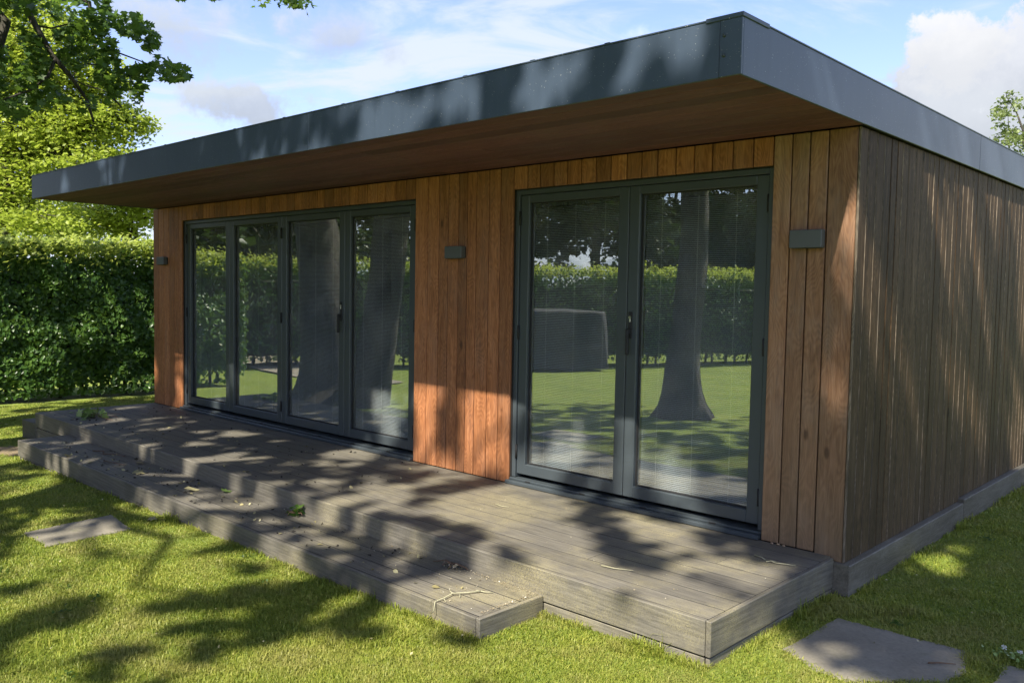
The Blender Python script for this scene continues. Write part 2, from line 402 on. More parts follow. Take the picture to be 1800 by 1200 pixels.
# ------------------------------------------------------------------ mesh helpers
class MB:
    """collects shapes, then links them as one mesh object"""
    def __init__(self):
        self.v, self.f = [], []

    def add(self, vs, fs):
        o = len(self.v)
        self.v += [tuple(p) for p in vs]
        self.f += [tuple(i + o for i in f) for f in fs]
        return self

    def box(self, x0, x1, y0, y1, z0, z1):
        vs = [(x, y, z) for z in (z0, z1) for y in (y0, y1) for x in (x0, x1)]
        return self.add(vs, [(0, 2, 3, 1), (4, 5, 7, 6), (0, 1, 5, 4), (2, 6, 7, 3), (0, 4, 6, 2), (1, 3, 7, 5)])

    def cbox(self, x0, x1, y0, y1, z0, z1, b=0.003):
        """box with chamfered edges"""
        lo, hi = (x0, y0, z0), (x1, y1, z1)
        vs, idx = [], {}
        for sx in (0, 1):
            for sy in (0, 1):
                for sz in (0, 1):
                    s = (sx, sy, sz)
                    for ax in range(3):
                        p = [(hi[k] if s[k] else lo[k]) for k in range(3)]
                        for k in range(3):
                            if k != ax:
                                p[k] += -b if s[k] else b
                        idx[(s, ax)] = len(vs)
                        vs.append(tuple(p))
        fs = []
        c = [0, 1]
        for ax in range(3):
            o = [k for k in range(3) if k != ax]
            for s in c:
                ring = []
                for a, d in ((0, 0), (1, 0), (1, 1), (0, 1)):
                    t = [0, 0, 0]; t[ax] = s; t[o[0]] = a; t[o[1]] = d
                    ring.append(idx[(tuple(t), ax)])
                flip = (s == 1) != (ax == 1)
                fs.append(tuple(ring) if flip else tuple(reversed(ring)))
        for ax in range(3):          # edge strips
            o = [k for k in range(3) if k != ax]
            for a in c:
                for d in c:
                    t0 = [0, 0, 0]; t1 = [0, 0, 0]
                    t0[o[0]] = t1[o[0]] = a; t0[o[1]] = t1[o[1]] = d
                    t0[ax] = 0; t1[ax] = 1
                    t0, t1 = tuple(t0), tuple(t1)
                    fs.append((idx[(t0, o[0])], idx[(t1, o[0])], idx[(t1, o[1])], idx[(t0, o[1])]))
        for sx in c:
            for sy in c:
                for sz in c:
                    s = (sx, sy, sz)
                    fs.append((idx[(s, 0)], idx[(s, 1)], idx[(s, 2)]))
        return self.add(vs, fs)

    def tube(self, pts, radii, n=8, cap=True):
        pts = [np.array(p, float) for p in pts]
        vs, fs = [], []
        ref = np.array([0.13, 0.31, 0.94])
        for i, p in enumerate(pts):
            d = pts[min(i + 1, len(pts) - 1)] - pts[max(i - 1, 0)]
            d = d / (np.linalg.norm(d) + 1e-9)
            if abs(d @ ref) > 0.95:
                r_ = np.array([1.0, 0.2, 0.0])
            else:
                r_ = ref
            a = np.cross(d, r_); a /= np.linalg.norm(a)
            b = np.cross(d, a)
            for k in range(n):
                t = 2 * math.pi * k / n
                vs.append(p + (a * math.cos(t) + b * math.sin(t)) * radii[i])
        for i in range(len(pts) - 1):
            for k in range(n):
                fs.append((i * n + k, i * n + (k + 1) % n, (i + 1) * n + (k + 1) % n, (i + 1) * n + k))
        if cap:
            fs.append(tuple(range(n - 1, -1, -1)))
            fs.append(tuple((len(pts) - 1) * n + k for k in range(n)))
        return self.add(vs, fs)

    def build(self, name, mat, parent=None, smooth=False):
        me = bpy.data.meshes.new(name)
        org = np.array(WLOC.get(parent.as_pointer(), (0, 0, 0)) if parent else (0, 0, 0), float)
        me.from_pydata([tuple(np.array(p) - org) for p in self.v], [], self.f)
        me.materials.append(mat)
        if smooth:
            me.polygons.foreach_set('use_smooth', [True] * len(me.polygons))
        me.update()
        o = bpy.data.objects.new(name, me)
        col.objects.link(o)
        if parent:
            o.parent = parent
            WLOC[o.as_pointer()] = tuple(org)
        return o


WLOC = {}


def fix_normals(o):
    import bmesh
    bm = bmesh.new(); bm.from_mesh(o.data)
    bmesh.ops.recalc_face_normals(bm, faces=bm.faces)
    bm.to_mesh(o.data); bm.free()


def tag(o, label=None, cat=None, group=None, kind=None):
    for k, v in (('label', label), ('category', cat), ('group', group), ('kind', kind)):
        if v:
            o[k] = v
    return o


def thing(name, loc, label, cat, group=None):
    o = bpy.data.objects.new(name, None)
    col.objects.link(o)
    o.location = loc
    o.empty_display_size = 0.2
    WLOC[o.as_pointer()] = tuple(loc)
    return tag(o, label, cat, group)


def tri_mesh(name, V, F, mat, parent=None, tint=None, smooth=False, kind=None):
    """numpy triangles -> one object; V absolute, shifted to the parent's origin"""
    V = np.asarray(V, np.float32).copy()
    F = np.asarray(F, np.int32)
    if parent:
        V -= np.array(WLOC.get(parent.as_pointer(), (0, 0, 0)), np.float32)
    me = bpy.data.meshes.new(name)
    me.vertices.add(len(V)); me.vertices.foreach_set('co', V.ravel())
    me.loops.add(F.size); me.loops.foreach_set('vertex_index', F.ravel())
    me.polygons.add(len(F))
    me.polygons.foreach_set('loop_start', np.arange(0, F.size, 3, dtype=np.int32))
    me.polygons.foreach_set('loop_total', np.full(len(F), 3, np.int32))
    if tint is not None:
        at_ = me.attributes.new('tint', 'FLOAT', 'POINT')
        at_.data.foreach_set('value', np.asarray(tint, np.float32))
    if smooth:
        me.polygons.foreach_set('use_smooth', np.ones(len(F), bool))
    me.materials.append(mat)
    me.update(calc_edges=True)
    me.validate()
    o = bpy.data.objects.new(name, me)
    col.objects.link(o)
    if parent:
        o.parent = parent
        WLOC[o.as_pointer()] = WLOC.get(parent.as_pointer(), (0, 0, 0))
    if kind:
        o['kind'] = kind
    return o


def leaf_template(outline, fold=0.12, droop=0.15):
    """fan of triangles over a leaf outline (x across, y along from stalk 0 to tip 1), lightly folded on its midrib"""
    o = np.array(outline, float)
    c = np.array([[0.0, 0.42]])
    p = np.vstack([c, o])
    z = np.abs(p[:, 0]) * fold - droop * p[:, 1] ** 2
    V = np.column_stack([p[:, 0], p[:, 1] - 0.5, z])
    n = len(o)
    F = np.array([(0, 1 + i, 1 + (i + 1) % n) for i in range(n)])
    return V, F


SYC = leaf_template([(0, 0.0), (0.20, -0.02), (0.46, 0.16), (0.24, 0.32), (0.56, 0.58), (0.22, 0.60), (0.0, 1.0), (-0.22, 0.60), (-0.56, 0.58), (-0.24, 0.32), (-0.46, 0.16), (-0.20, -0.02)])
OVAL = leaf_template([(0, 0.0), (0.30, 0.3), (0.26, 0.68), (0, 1.0), (-0.26, 0.68), (-0.30, 0.3)], 0.25, 0.2)
KITE = (np.array([[0, -0.5, 0], [0.34, 0.0, 0.07], [0, 0.5, -0.1], [-0.34, 0.0, 0.07]], float), np.array([(0, 1, 2), (0, 2, 3)]))


def leaf_cloud(P, size, template, up=(0, 0, 1), spread=0.7, head=None, hspread=3.14):
    """place one leaf at every point of P; returns V, F, per-vertex tint"""
    n = len(P)
    Tv, Tf = template
    nrm = np.array(up, float)[None, :] + rng.normal(0, spread, (n, 3))
    nrm /= np.linalg.norm(nrm, axis=1)[:, None]
    if head is None:
        h = rng.normal(0, 1, (n, 3))
    else:
        h = np.asarray(head, float) + rng.normal(0, hspread, (n, 3))
    h -= nrm * np.sum(h * nrm, axis=1)[:, None]
    h /= np.linalg.norm(h, axis=1)[:, None] + 1e-9
    s = np.cross(h, nrm)
    sz = np.asarray(size, float).reshape(-1, 1, 1) * np.ones((n, 1, 1))
    V = (s[:, None, :] * Tv[None, :, 0:1] + h[:, None, :] * Tv[None, :, 1:2] + nrm[:, None, :] * Tv[None, :, 2:3]) * sz + P[:, None, :]
    k = len(Tv)
    F = (Tf[None, :, :] + (np.arange(n) * k)[:, None, None]).reshape(-1, 3)
    t = np.clip(rng.normal(0.5, 0.24, n), 0, 1)
    return V.reshape(-1, 3), F, np.repeat(t, k)


def vnoise2(x, y, seed, scale):
    """smooth value noise, 0..1"""
    r = np.random.default_rng(seed)
    T = r.random((256, 256))
    x = x / scale; y = y / scale
    xi = np.floor(x).astype(int); yi = np.floor(y).astype(int)
    fx = x - xi; fy = y - yi
    fx = fx * fx * (3 - 2 * fx); fy = fy * fy * (3 - 2 * fy)
    g_ = lambda a, b: T[a % 256, b % 256]
    return (g_(xi, yi) * (1 - fx) + g_(xi + 1, yi) * fx) * (1 - fy) + (g_(xi, yi + 1) * (1 - fx) + g_(xi + 1, yi + 1) * fx) * fy


def in_poly(px, py, poly):
    inside = np.zeros(len(px), bool)
    n = len(poly)
    for i in range(n):
        x0, y0 = poly[i]; x1, y1 = poly[(i + 1) % n]
        cond = ((y0 > py) != (y1 > py))
        with np.errstate(divide='ignore', invalid='ignore'):
            xs = (x1 - x0) * (py - y0) / (y1 - y0 + 1e-12) + x0
        inside ^= cond & (px < xs)
    return inside


# ------------------------------------------------------------------ dimensions of the place
L_W = 8.2115            # building length
Y_BACK = 6.0
HS, HT = 2.4935, 2.7316  # soffit, top of fascia
Y_F = -1.3211           # fascia face
DECK_Z, DECK_Y = 0.2296, -1.2967
DECK_X0, DECK_X1 = -8.2082, -0.0436
STEP_Z, STEP_Y, STEP_X0, STEP_X1 = 0.1055, -1.7481, -7.2876, -0.9762
DOOR_T = 2.3296


def gz(x, y):
    x = np.clip(x, -14, 4); y = np.clip(y, -12, 12)
    return 0.02 + 0.0135 * x + 0.009 * (y + 1.3)


# ------------------------------------------------------------------ ground
xs = np.concatenate([[-400, -120, -60, -30], np.arange(-20, 8.01, 0.5), [14, 30, 60, 120, 400]])
ys = np.concatenate([[-400, -120, -60, -30], np.arange(-24, 14.01, 0.5), [20, 40, 80, 160, 400]])
X, Y = np.meshgrid(xs, ys, indexing='ij')
Z = gz(X, Y) + 0.012 * (vnoise2(X, Y, 5, 1.7) - 0.5)
V = np.column_stack([X.ravel(), Y.ravel(), Z.ravel()])
ny = len(ys)
I, J = np.meshgrid(np.arange(len(xs) - 1), np.arange(ny - 1), indexing='ij')
a = (I * ny + J).ravel()
F = np.vstack([np.column_stack([a, a + ny, a + ny + 1]), np.column_stack([a, a + ny + 1, a + 1])])
ground = tri_mesh('ground', V, F, MAT['ground'], smooth=True)
tag(ground, kind='structure')

# gravel drive beyond the end of the left hedge
mb = MB()
gp = [(-40, -9.5), (-13.4, -5.0), (-10.6, -4.6), (-10.9, -5.9), (-13.6, -6.6), (-40, -12.5)]
mb.add([(x, y, float(gz(x, y)) + 0.02) for x, y in gp], [tuple(range(len(gp)))])
gr = mb.build('gravel_drive', MAT['gravel'])
fix_normals(gr)
tag(gr, kind='structure')

# ------------------------------------------------------------------ the garden room
room = thing('garden_cabin', (-4.1, 3.0, 0.0), 'flat roofed garden cabin clad in vertical timber with dark grey fascia and glazed doors', 'cabin')


def board(x0, x1, z0, z1, mat, y0=0.0, y1=0.02):
    gap = 0.0035
    return MB().cbox(x0 + gap, x1 - gap, y0, y1, z0, z1, 0.0035).build('cladding_board', mat, room)


WALL_B = 0.205
# wall core behind the boards, with the two door openings left free
mb = MB()
D1, D2, D3, D4 = -7.4980, -3.5161, -2.4480, -0.4804
for x0, x1, z0, z1 in ((-L_W + 0.022, D1, 0.0, HS), (D2, D3, 0.0, HS), (D4, -0.024, 0.0, HS), (D1, D2, DOOR_T, HS), (D3, D4, DOOR_T, HS),
                       (D1, D2, 0.0, 0.22), (D3, D4, 0.0, 0.22)):
    mb.box(x0, x1, 0.024, 0.16, z0, z1)
mb.box(-0.16, -0.024, 0.16, Y_BACK, 0.0, HS)
mb.box(-L_W + 0.022, -L_W + 0.16, 0.16, Y_BACK, 0.0, HS)
mb.box(-L_W + 0.16, -0.16, Y_BACK - 0.14, Y_BACK, 0.0, HS)
mb.build('wall_core', MAT['dark'], room)
mb = MB()
mb.box(-L_W + 0.17, -0.17, 0.17, Y_BACK - 0.15, 0.18, 0.225)
mb.box(-L_W + 0.17, -0.17, 0.17, Y_BACK - 0.15, 2.42, 2.45)
mb.box(-L_W + 0.162, -L_W + 0.169, 0.17, Y_BACK - 0.15, 0.225, 2.42)
mb.box(-0.169, -0.162, 0.17, Y_BACK - 0.15, 0.225, 2.42)
mb.box(-L_W + 0.17, -0.17, 3.4, 3.45, 0.225, 2.42)
mb.build('interior_lining', MAT['room'], room)

# front boards: measured edges
edges = [-L_W, -8.075, -7.945, -7.815, -7.685, -7.575, D1]
for a, b in zip(edges, edges[1:]):
    board(a, b, WALL_B + 0.026, HS - 0.002, MAT['clad'])
n = 32
w = (D2 - D1) / n
e = D1
for i in range(n):
    e2 = D1 + w * (i + 1) + (random.uniform(-0.012, 0.012) if i < n - 1 else 0)
    board(e, e2, DOOR_T + 0.004, HS - 0.002, MAT['clad'])
    e = e2
edges = [D2, -3.365, -3.236, -3.129, -3.014, -2.920, -2.822, -2.690, -2.574, D3]
for a, b in zip(edges, edges[1:]):
    board(a, b, WALL_B + 0.026, HS - 0.002, MAT['clad'])
edges = [D3, -2.316, -2.200, -2.076, -1.956, -1.839, -1.716, -1.597, -1.472, -1.359, -1.241, -1.111, -0.985, -0.863, -0.730, -0.603, D4]
for a, b in zip(edges, edges[1:]):
    board(a, b, DOOR_T + 0.004, HS - 0.002, MAT['clad'])
edges = [D4, -0.372, -0.271, -0.169, -0.0645, -0.020]
for k, (a, b) in enumerate(zip(edges[:-1], edges[1:])):
    if k < 4:
        board(a, b if k < 3 else -0.012, WALL_B + (0.026 if k < 3 else 0.0), HS - 0.002, MAT['clad_right'])
# side boards, each with a pale raised bead on its leading edge
y = 0.0
k = 0
while y < Y_BACK - 0.05:
    wd = random.choice((0.085, 0.10, 0.11, 0.115, 0.12, 0.095))
    zb = WALL_B + (0.0 if y < 1.97 else 0.025)
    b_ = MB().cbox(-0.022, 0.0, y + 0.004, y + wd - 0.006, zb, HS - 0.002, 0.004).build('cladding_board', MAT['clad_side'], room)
    if random.random() < 0.72:
        t = random.uniform(0.0016, 0.0042)
        MB().cbox(-0.018, random.uniform(0.0008, 0.003), y + wd - 0.0058, y + wd - 0.0058 + t, zb + 0.001, HS - 0.003, 0.0008).build('bead', MAT['bead'], b_)
    y += wd
    k += 1
# corner bead at the right-hand front corner
MB().cbox(-0.0105, 0.002, -0.001, 0.0035, WALL_B - 0.0, HS - 0.003, 0.002).build('corner_bead', MAT['bead'], room)
# left side cladding as seen from that side
for i in range(26):
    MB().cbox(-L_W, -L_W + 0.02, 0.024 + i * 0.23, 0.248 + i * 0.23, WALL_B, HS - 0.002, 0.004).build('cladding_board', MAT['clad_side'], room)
# plinth boards
MB().cbox(-0.06, 0.040, -0.026, 1.966, -0.20, WALL_B, 0.004).build('plinth_board', MAT['plinth'], room)
MB().cbox(-0.06, 0.043, 1.968, 4.2, -0.20, WALL_B + 0.024, 0.004).build('plinth_board', MAT['plinth'], room)
MB().cbox(-0.06, 0.043, 4.203, Y_BACK, -0.20, WALL_B + 0.024, 0.004).build('plinth_board', MAT['plinth'], room)
MB().cbox(-L_W - 0.03, -L_W + 0.05, 0.03, Y_BACK, -0.3, WALL_B - 0.003, 0.004).build('plinth_board', MAT['plinth'], room)

# roof: soffit boards, fascia panels, edge trim, flat top
RX0, RX1 = -8.135, 0.028
ns = 10
for i in range(ns):
    ya = Y_F + 0.012 + i * (0.0 - Y_F - 0.012) / ns
    yb = Y_F + 0.012 + (i + 1) * (0.0 - Y_F - 0.012) / ns
    xj = random.uniform(-6, -2)
    for xa, xb in ((RX0 + 0.012, xj), (xj, RX1 - 0.012)):
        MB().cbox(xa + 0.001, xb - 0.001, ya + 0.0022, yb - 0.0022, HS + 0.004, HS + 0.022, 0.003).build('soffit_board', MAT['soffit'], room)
MB().box(RX0 + 0.013, RX1 - 0.013, Y_F + 0.013, Y_BACK + 0.1, HS + 0.024, HT - 0.03).build('roof', MAT['roof'], room)
seams = [RX0, -6.029, -3.0195, RX1 - 0.10]
for k, (a, b) in enumerate(zip(seams, seams[1:])):
    p = MB().cbox(a + 0.0015, b - 0.0015, Y_F, Y_F + 0.012, HS, HT - 0.004, 0.002).build('fascia_panel', MAT['fascia'], room)
    MB().cbox(a + 0.002, b - 0.002, Y_F - 0.003, Y_F + 0.06, HT - 0.0035, HT + 0.004, 0.0015).build('edge_trim', MAT['fascia'], p)
    mbb = MB()
    x = a + 0.35
    while x < b - 0.1:
        mbb.cbox(x, x + 0.03, Y_F - 0.002, Y_F + 0.02, HT + 0.0045, HT + 0.0075, 0.001)
        x += random.uniform(0.45, 0.65)
    mbb.build('trim_clips', MAT['fascia'], p)
cp = MB().cbox(RX1 - 0.0985, RX1 + 0.0005, Y_F - 0.003, Y_F + 0.010, HS + 0.001, HT - 0.012, 0.0015).build('corner_plate', MAT['fascia'], room)
for zz in (HS + 0.085, HS + 0.165):
    b_ = MB()
    cx_, cy_ = RX1 - 0.078, Y_F - 0.003
    for r0, d0, r1, d1 in ((0.0085, 0.0, 0.0075, 0.004), (0.0075, 0.004, 0.003, 0.0075)):
        b_.tube([(cx_, cy_ - d0, zz), (cx_, cy_ - d1, zz)], [r0, r1], 12)
    b_.build('bolt', MAT['frame'], cp, True)
MB().cbox(RX1 - 0.165, RX1 + 0.006, Y_F - 0.006, Y_F + 0.22, HT - 0.011, HT + 0.008, 0.002).build('corner_cap', MAT['fascia'], cp)
for a, b in ((Y_F + 0.0125, 2.0), (2.003, Y_BACK + 0.1)):
    p = MB().cbox(RX1 - 0.012, RX1, a, b, HS, HT - 0.004, 0.002).build('fascia_panel', MAT['fascia'], room)
    MB().cbox(RX1 - 0.06, RX1 + 0.003, max(a, Y_F + 0.2225), b - 0.002, HT - 0.0035, HT + 0.004, 0.0015).build('edge_trim', MAT['fascia'], p)
p = MB().cbox(RX0, RX0 + 0.012, Y_F + 0.0125, Y_BACK + 0.1, HS, HT - 0.004, 0.002).build('fascia_panel', MAT['fascia'], room)
# drip strip under the side fascia
MB().box(0.0035, RX1 - 0.0125, 0.0, Y_BACK, HS + 0.002, HS + 0.020).build('drip_strip', MAT['dark'], room)

# doors
FR_Y0, FR_Y1 = 0.030, 0.115
LEAF_Y0, LEAF_Y1 = 0.042, 0.105
GL_Y = 0.078
SILL_T = 0.305


def door_set(x0, x1, splits, handles, hinge_x):
    fr = MB()
    t = 0.035
    fr.cbox(x0, x0 + t, FR_Y0, FR_Y1, SILL_T - 0.03, DOOR_T - 0.002, 0.003)
    fr.cbox(x1 - t, x1, FR_Y0, FR_Y1, SILL_T - 0.03, DOOR_T - 0.002, 0.003)
    fr.cbox(x0 + t, x1 - t, FR_Y0, FR_Y1, DOOR_T - 0.035, DOOR_T - 0.002, 0.003)
    fr.build('door_frame', MAT['frame'], room)
    th = MB()
    th.cbox(x0 - 0.012, x1 - 0.002, -0.030, 0.10, 0.232, 0.258, 0.004)
    th.cbox(x0, x1, 0.005, FR_Y1, 0.2585, SILL_T - 0.032, 0.003)
    th = th.build('threshold', MAT['frame'], room)
    nsl = int(round((x1 - x0) / 0.5))
    for i in range(nsl):
        xx = x0 + (i + 0.12) * (x1 - x0) / nsl + 0.1
        MB().cbox(xx, xx + 0.045, 0.0005, 0.0055, 0.2605, 0.2700, 0.001).build('drain_cover', MAT['seal'], th)
    for i, (a, b) in enumerate(zip(splits, splits[1:])):
        a, b = a + 0.0025, b - 0.0025
        st, tp, bt = 0.078, 0.052, 0.075
        zb, zt = SILL_T - 0.004, DOOR_T - 0.038
        lf = MB()
        lf.cbox(a, a + st, LEAF_Y0, LEAF_Y1, zb, zt, 0.004)
        lf.cbox(b - st, b, LEAF_Y0, LEAF_Y1, zb, zt, 0.004)
        lf.cbox(a + st, b - st, LEAF_Y0, LEAF_Y1, zt - tp, zt, 0.004)
        lf.cbox(a + st, b - st, LEAF_Y0, LEAF_Y1, zb, zb + bt, 0.004)
        lf = lf.build('door_leaf', MAT['frame'], room)
        gx0, gx1, gz0, gz1 = a + st, b - st, zb + bt, zt - tp
        MB().box(gx0 - 0.004, gx1 + 0.004, GL_Y - 0.002, GL_Y + 0.002, gz0 - 0.004, gz1 + 0.004).build('glass_pane', MAT['glass'], lf)
        # glazing bead
        gb = MB()
        q = 0.008
        for x_, X_, z_, Z_ in ((gx0, gx0 + q, gz0, gz1), (gx1 - q, gx1, gz0, gz1), (gx0 + q, gx1 - q, gz1 - q, gz1), (gx0 + q, gx1 - q, gz0, gz0 + q)):
            gb.box(x_, X_, GL_Y - 0.010, GL_Y - 0.0025, z_, Z_)
        gb.build('glazing_bead', MAT['seal'], lf)
        # venetian blind sealed behind the glass: head box, side channels, slats, cords
        bl = MB()
        sx0, sx1 = gx0 + 0.022, gx1 - 0.022
        tilt = math.radians(random.uniform(27, 31) if x0 < -5 else random.uniform(32, 36))
        hw = 0.0058
        z = gz0 + 0.012
        while z < gz1 - 0.035:
            vs = []
            for s_, cam_ in ((-1, 0.0), (0, 0.0018), (1, 0.0)):
                dy = s_ * hw * math.cos(tilt)
                dz = s_ * hw * math.sin(tilt) * 1.0
                vs += [(sx0, GL_Y + 0.018 + dy - cam_ * math.sin(tilt), z + dz + cam_ * math.cos(tilt)), (sx1, GL_Y + 0.018 + dy - cam_ * math.sin(tilt), z + dz + cam_ * math.cos(tilt))]
            bl.add(vs, [(0, 1, 3, 2), (2, 3, 5, 4)])
            z += 0.0116
        b_ = bl.build('blind_slats', MAT['slat'], lf)
        tag(b_, kind='stuff')
        hd = MB()
        hd.box(gx0, gx1, GL_Y + 0.008, GL_Y + 0.03, gz1 - 0.032, gz1 + 0.002)
        hd.box(gx0, sx0 - 0.002, GL_Y + 0.008, GL_Y + 0.03, gz0, gz1 - 0.033)
        hd.box(sx1 + 0.002, gx1, GL_Y + 0.008, GL_Y + 0.03, gz0, gz1 - 0.033)
        hd.build('blind_channel', MAT['light'], lf)
        for fx in (0.16, 0.5, 0.84):
            xx = sx0 + (sx1 - sx0) * fx
            MB().box(xx - 0.0013, xx + 0.0013, GL_Y + 0.0055, GL_Y + 0.0072, gz0, gz1 - 0.03).build('blind_cord', MAT['cord'], lf)
        if i in handles:
            hx = (b - 0.04) if handles[i] == 'R' else (a + 0.03)
            zc = 1.335
            MB().cbox(hx - 0.014, hx + 0.014, LEAF_Y0 - 0.008, LEAF_Y0 - 0.0005, zc - 0.01, zc + 0.16, 0.003).build('handle_plate', MAT['seal'], lf)
            MB().cbox(hx - 0.011, hx + 0.011, LEAF_Y0 - 0.045, LEAF_Y0 - 0.024, zc - 0.115, zc + 0.055, 0.006).add(
                [], []).cbox(hx - 0.009, hx + 0.009, LEAF_Y0 - 0.0235, LEAF_Y0 - 0.0085, zc + 0.02, zc + 0.05, 0.002).build('handle', MAT['seal'], lf)
            cy = MB()
            cy.tube([(hx, LEAF_Y0 - 0.0085, zc + 0.125), (hx, LEAF_Y0 - 0.014, zc + 0.125)], [0.0095, 0.0085], 14)
            cy.cbox(hx - 0.005, hx + 0.005, LEAF_Y0 - 0.013, LEAF_Y0 - 0.0085, zc + 0.095, zc + 0.118, 0.002)
            cy.build('lock_cylinder', MAT['steel'], lf, False)
        if i in hinge_x:
            hx = a if hinge_x[i] == 'L' else b
            for zc in ((zb + 0.16, zb + 1.02, zt - 0.16)):
                MB().tube([(hx, LEAF_Y0 - 0.006, zc - 0.05), (hx, LEAF_Y0 - 0.006, zc + 0.05)], [0.0085, 0.0085], 10).build('hinge', MAT['seal'], lf, True)


door_set(D1, D2, [D1 + 0.035, -6.525, -5.527, -4.513, D2 - 0.035], {2: 'R'}, {0: 'L', 1: 'R', 3: 'R'})
door_set(D3, D4, [D3 + 0.035, -1.4735, D4 - 0.035], {1: 'L'}, {0: 'L', 1: 'R'})

# wall lights
for (xa, xb, za, zb, lab) in ((-8.015, -7.825, 1.845, 1.940, 'small grey box wall light at the far left end of the cladding, beside the hedge'),
                              (-3.112, -2.915, 1.850, 1.948, 'grey box wall light on the orange boards between the two sets of doors'),
                              (-0.352, -0.160, 1.868, 1.971, 'grey box wall light on the weathered boards nearest the right corner')):
    t = thing('wall_light', ((xa + xb) / 2, 0.0, za), lab, 'wall light', 'box lights along the front wall')
    MB().cbox(xa + 0.01, xb - 0.01, -0.010, -0.001, za + 0.008, zb - 0.008, 0.002).build('back_plate', MAT['seal'], t)
    MB().cbox(xa + 0.006, xb - 0.006, -0.058, -0.011, za + 0.003, zb - 0.003, 0.004).build('housing', MAT['light'], t)
    MB().cbox(xa + 0.02, xb - 0.02, -0.052, -0.02, za + 0.0008, za + 0.0026, 0.0005).build('lens', MAT['seal'], t)

# ------------------------------------------------------------------ raised deck and steps
deck = thing('raised_deck', (-4.1, -0.65, 0.0), 'long grey composite raised deck in front of the glazed doors', 'deck')
FT = 0.026
rows = 9
yr0, yr1 = DECK_Y + FT, -0.032
pw = (0.0 - yr0) / rows
for r in range(rows):
    ya = yr0 + r * pw
    yb = ya + pw
    if r == rows - 1:
        yb = -0.002
    js = sorted([DECK_X0 + 0.02 + ((r * 1.37 + 0.9) % 3.6) + k * 3.6 for k in range(3)])
    js = [j for j in js if DECK_X0 + 0.5 < j < DECK_X1 - 0.35]
    xsb = [DECK_X0 + FT] + js + [DECK_X1 - FT]
    for a, b in zip(xsb, xsb[1:]):
        MB().cbox(a + 0.0015, b - 0.0015, ya + 0.0040, yb - 0.0040, DECK_Z - 0.025, DECK_Z - random.uniform(0, 0.0008), 0.001).build('deck_board', MAT['deck'], deck)
for r in range(rows):       # dark strips set into the joints
    yj = yr0 + r * pw
    MB().box(DECK_X0 + FT + 0.002, DECK_X1 - FT - 0.002, yj - 0.0041, yj + 0.0041, DECK_Z - 0.02, DECK_Z - 0.0016).build('joint', MAT['seal'], deck)
MB().box(DECK_X0 + 0.04, DECK_X1 - 0.04, DECK_Y + 0.05, 0.018, -0.3, DECK_Z - 0.027).build('joist_frame', MAT['dark'], deck)


def fascia_run(xa, xb, yf, zt, zb, parent, seams_, ground_board=True, zg=-0.35):
    xs_ = [xa] + list(seams_) + [xb]
    for a, b in zip(xs_, xs_[1:]):
        MB().cbox(a + 0.001, b - 0.001, yf, yf + FT, zb + random.uniform(-0.002, 0.002), zt - random.uniform(0, 0.001), 0.004).build('edge_board', MAT['deck'], parent)
    if ground_board:
        xs_ = [xa + 0.004] + [s_ + 0.9 for s_ in seams_ if s_ + 0.9 < xb] + [xb - 0.004]
        for a, b in zip(xs_, xs_[1:]):
            MB().cbox(a + 0.001, b - 0.001, yf + 0.006, yf + 0.026, zg, zb - 0.008, 0.003).build('ground_board', MAT['deck'], parent)


fascia_run(DECK_X0, DECK_X1 - 0.0265, DECK_Y, DECK_Z, 0.0715, deck, [-4.613, -2.45])
# right-hand end
MB().cbox(DECK_X1 - FT + 0.0005, DECK_X1, DECK_Y + 0.002, -0.028, 0.0715, DECK_Z, 0.004).build('edge_board', MAT['deck_y'], deck)
MB().cbox(DECK_X1 - 0.026, DECK_X1 - 0.006, DECK_Y + 0.01, -0.028, -0.3, 0.0635, 0.003).build('ground_board', MAT['deck_y'], deck)
# left-hand end
MB().cbox(DECK_X0, DECK_X0 + FT, DECK_Y + FT + 0.001, 0.018, 0.0715, DECK_Z, 0.004).build('edge_board', MAT['deck_y'], deck)

step = thing('deck_step', (-4.1, -1.52, 0.0), 'low grey composite step running along the front of the raised deck', 'deck step')
sy0 = STEP_Y + FT
sw = (DECK_Y - 0.001 - sy0) / 3
for r in range(3):
    js = [(-5.6, -2.9), (-4.0, -1.9), (-6.2, -3.3)][r]
    xsb = [STEP_X0 + 0.0] + list(js) + [STEP_X1 - FT]
    for a, b in zip(xsb, xsb[1:]):
        MB().cbox(a + 0.0015, b - 0.0015, sy0 + r * sw + 0.0040, sy0 + (r + 1) * sw - 0.0040, STEP_Z - 0.025, STEP_Z - random.uniform(0, 0.0008), 0.001).build('deck_board', MAT['deck'], step)
for r in range(3):
    yj = sy0 + r * sw
    MB().box(STEP_X0 + 0.03, STEP_X1 - FT - 0.002, yj - 0.0041, yj + 0.0041, STEP_Z - 0.02, STEP_Z - 0.0016).build('joint', MAT['seal'], step)
MB().box(STEP_X0 + 0.03, STEP_X1 - 0.04, STEP_Y + 0.05, DECK_Y - 0.01, -0.35, STEP_Z - 0.027).build('joist_frame', MAT['dark'], step)
fascia_run(STEP_X0, STEP_X1 - 0.0265, STEP_Y, STEP_Z, -0.050, step, [-3.640, -1.311], zg=-0.4)
MB().cbox(STEP_X1 - FT + 0.0005, STEP_X1, STEP_Y + 0.002, DECK_Y - 0.002, -0.075, STEP_Z, 0.004).build('edge_board', MAT['deck_y'], step)
MB().cbox(STEP_X0, STEP_X0 + FT, STEP_Y + FT + 0.001, DECK_Y - 0.002, -0.3, STEP_Z - 0.026, 0.004).build('edge_board', MAT['deck_y'], step)

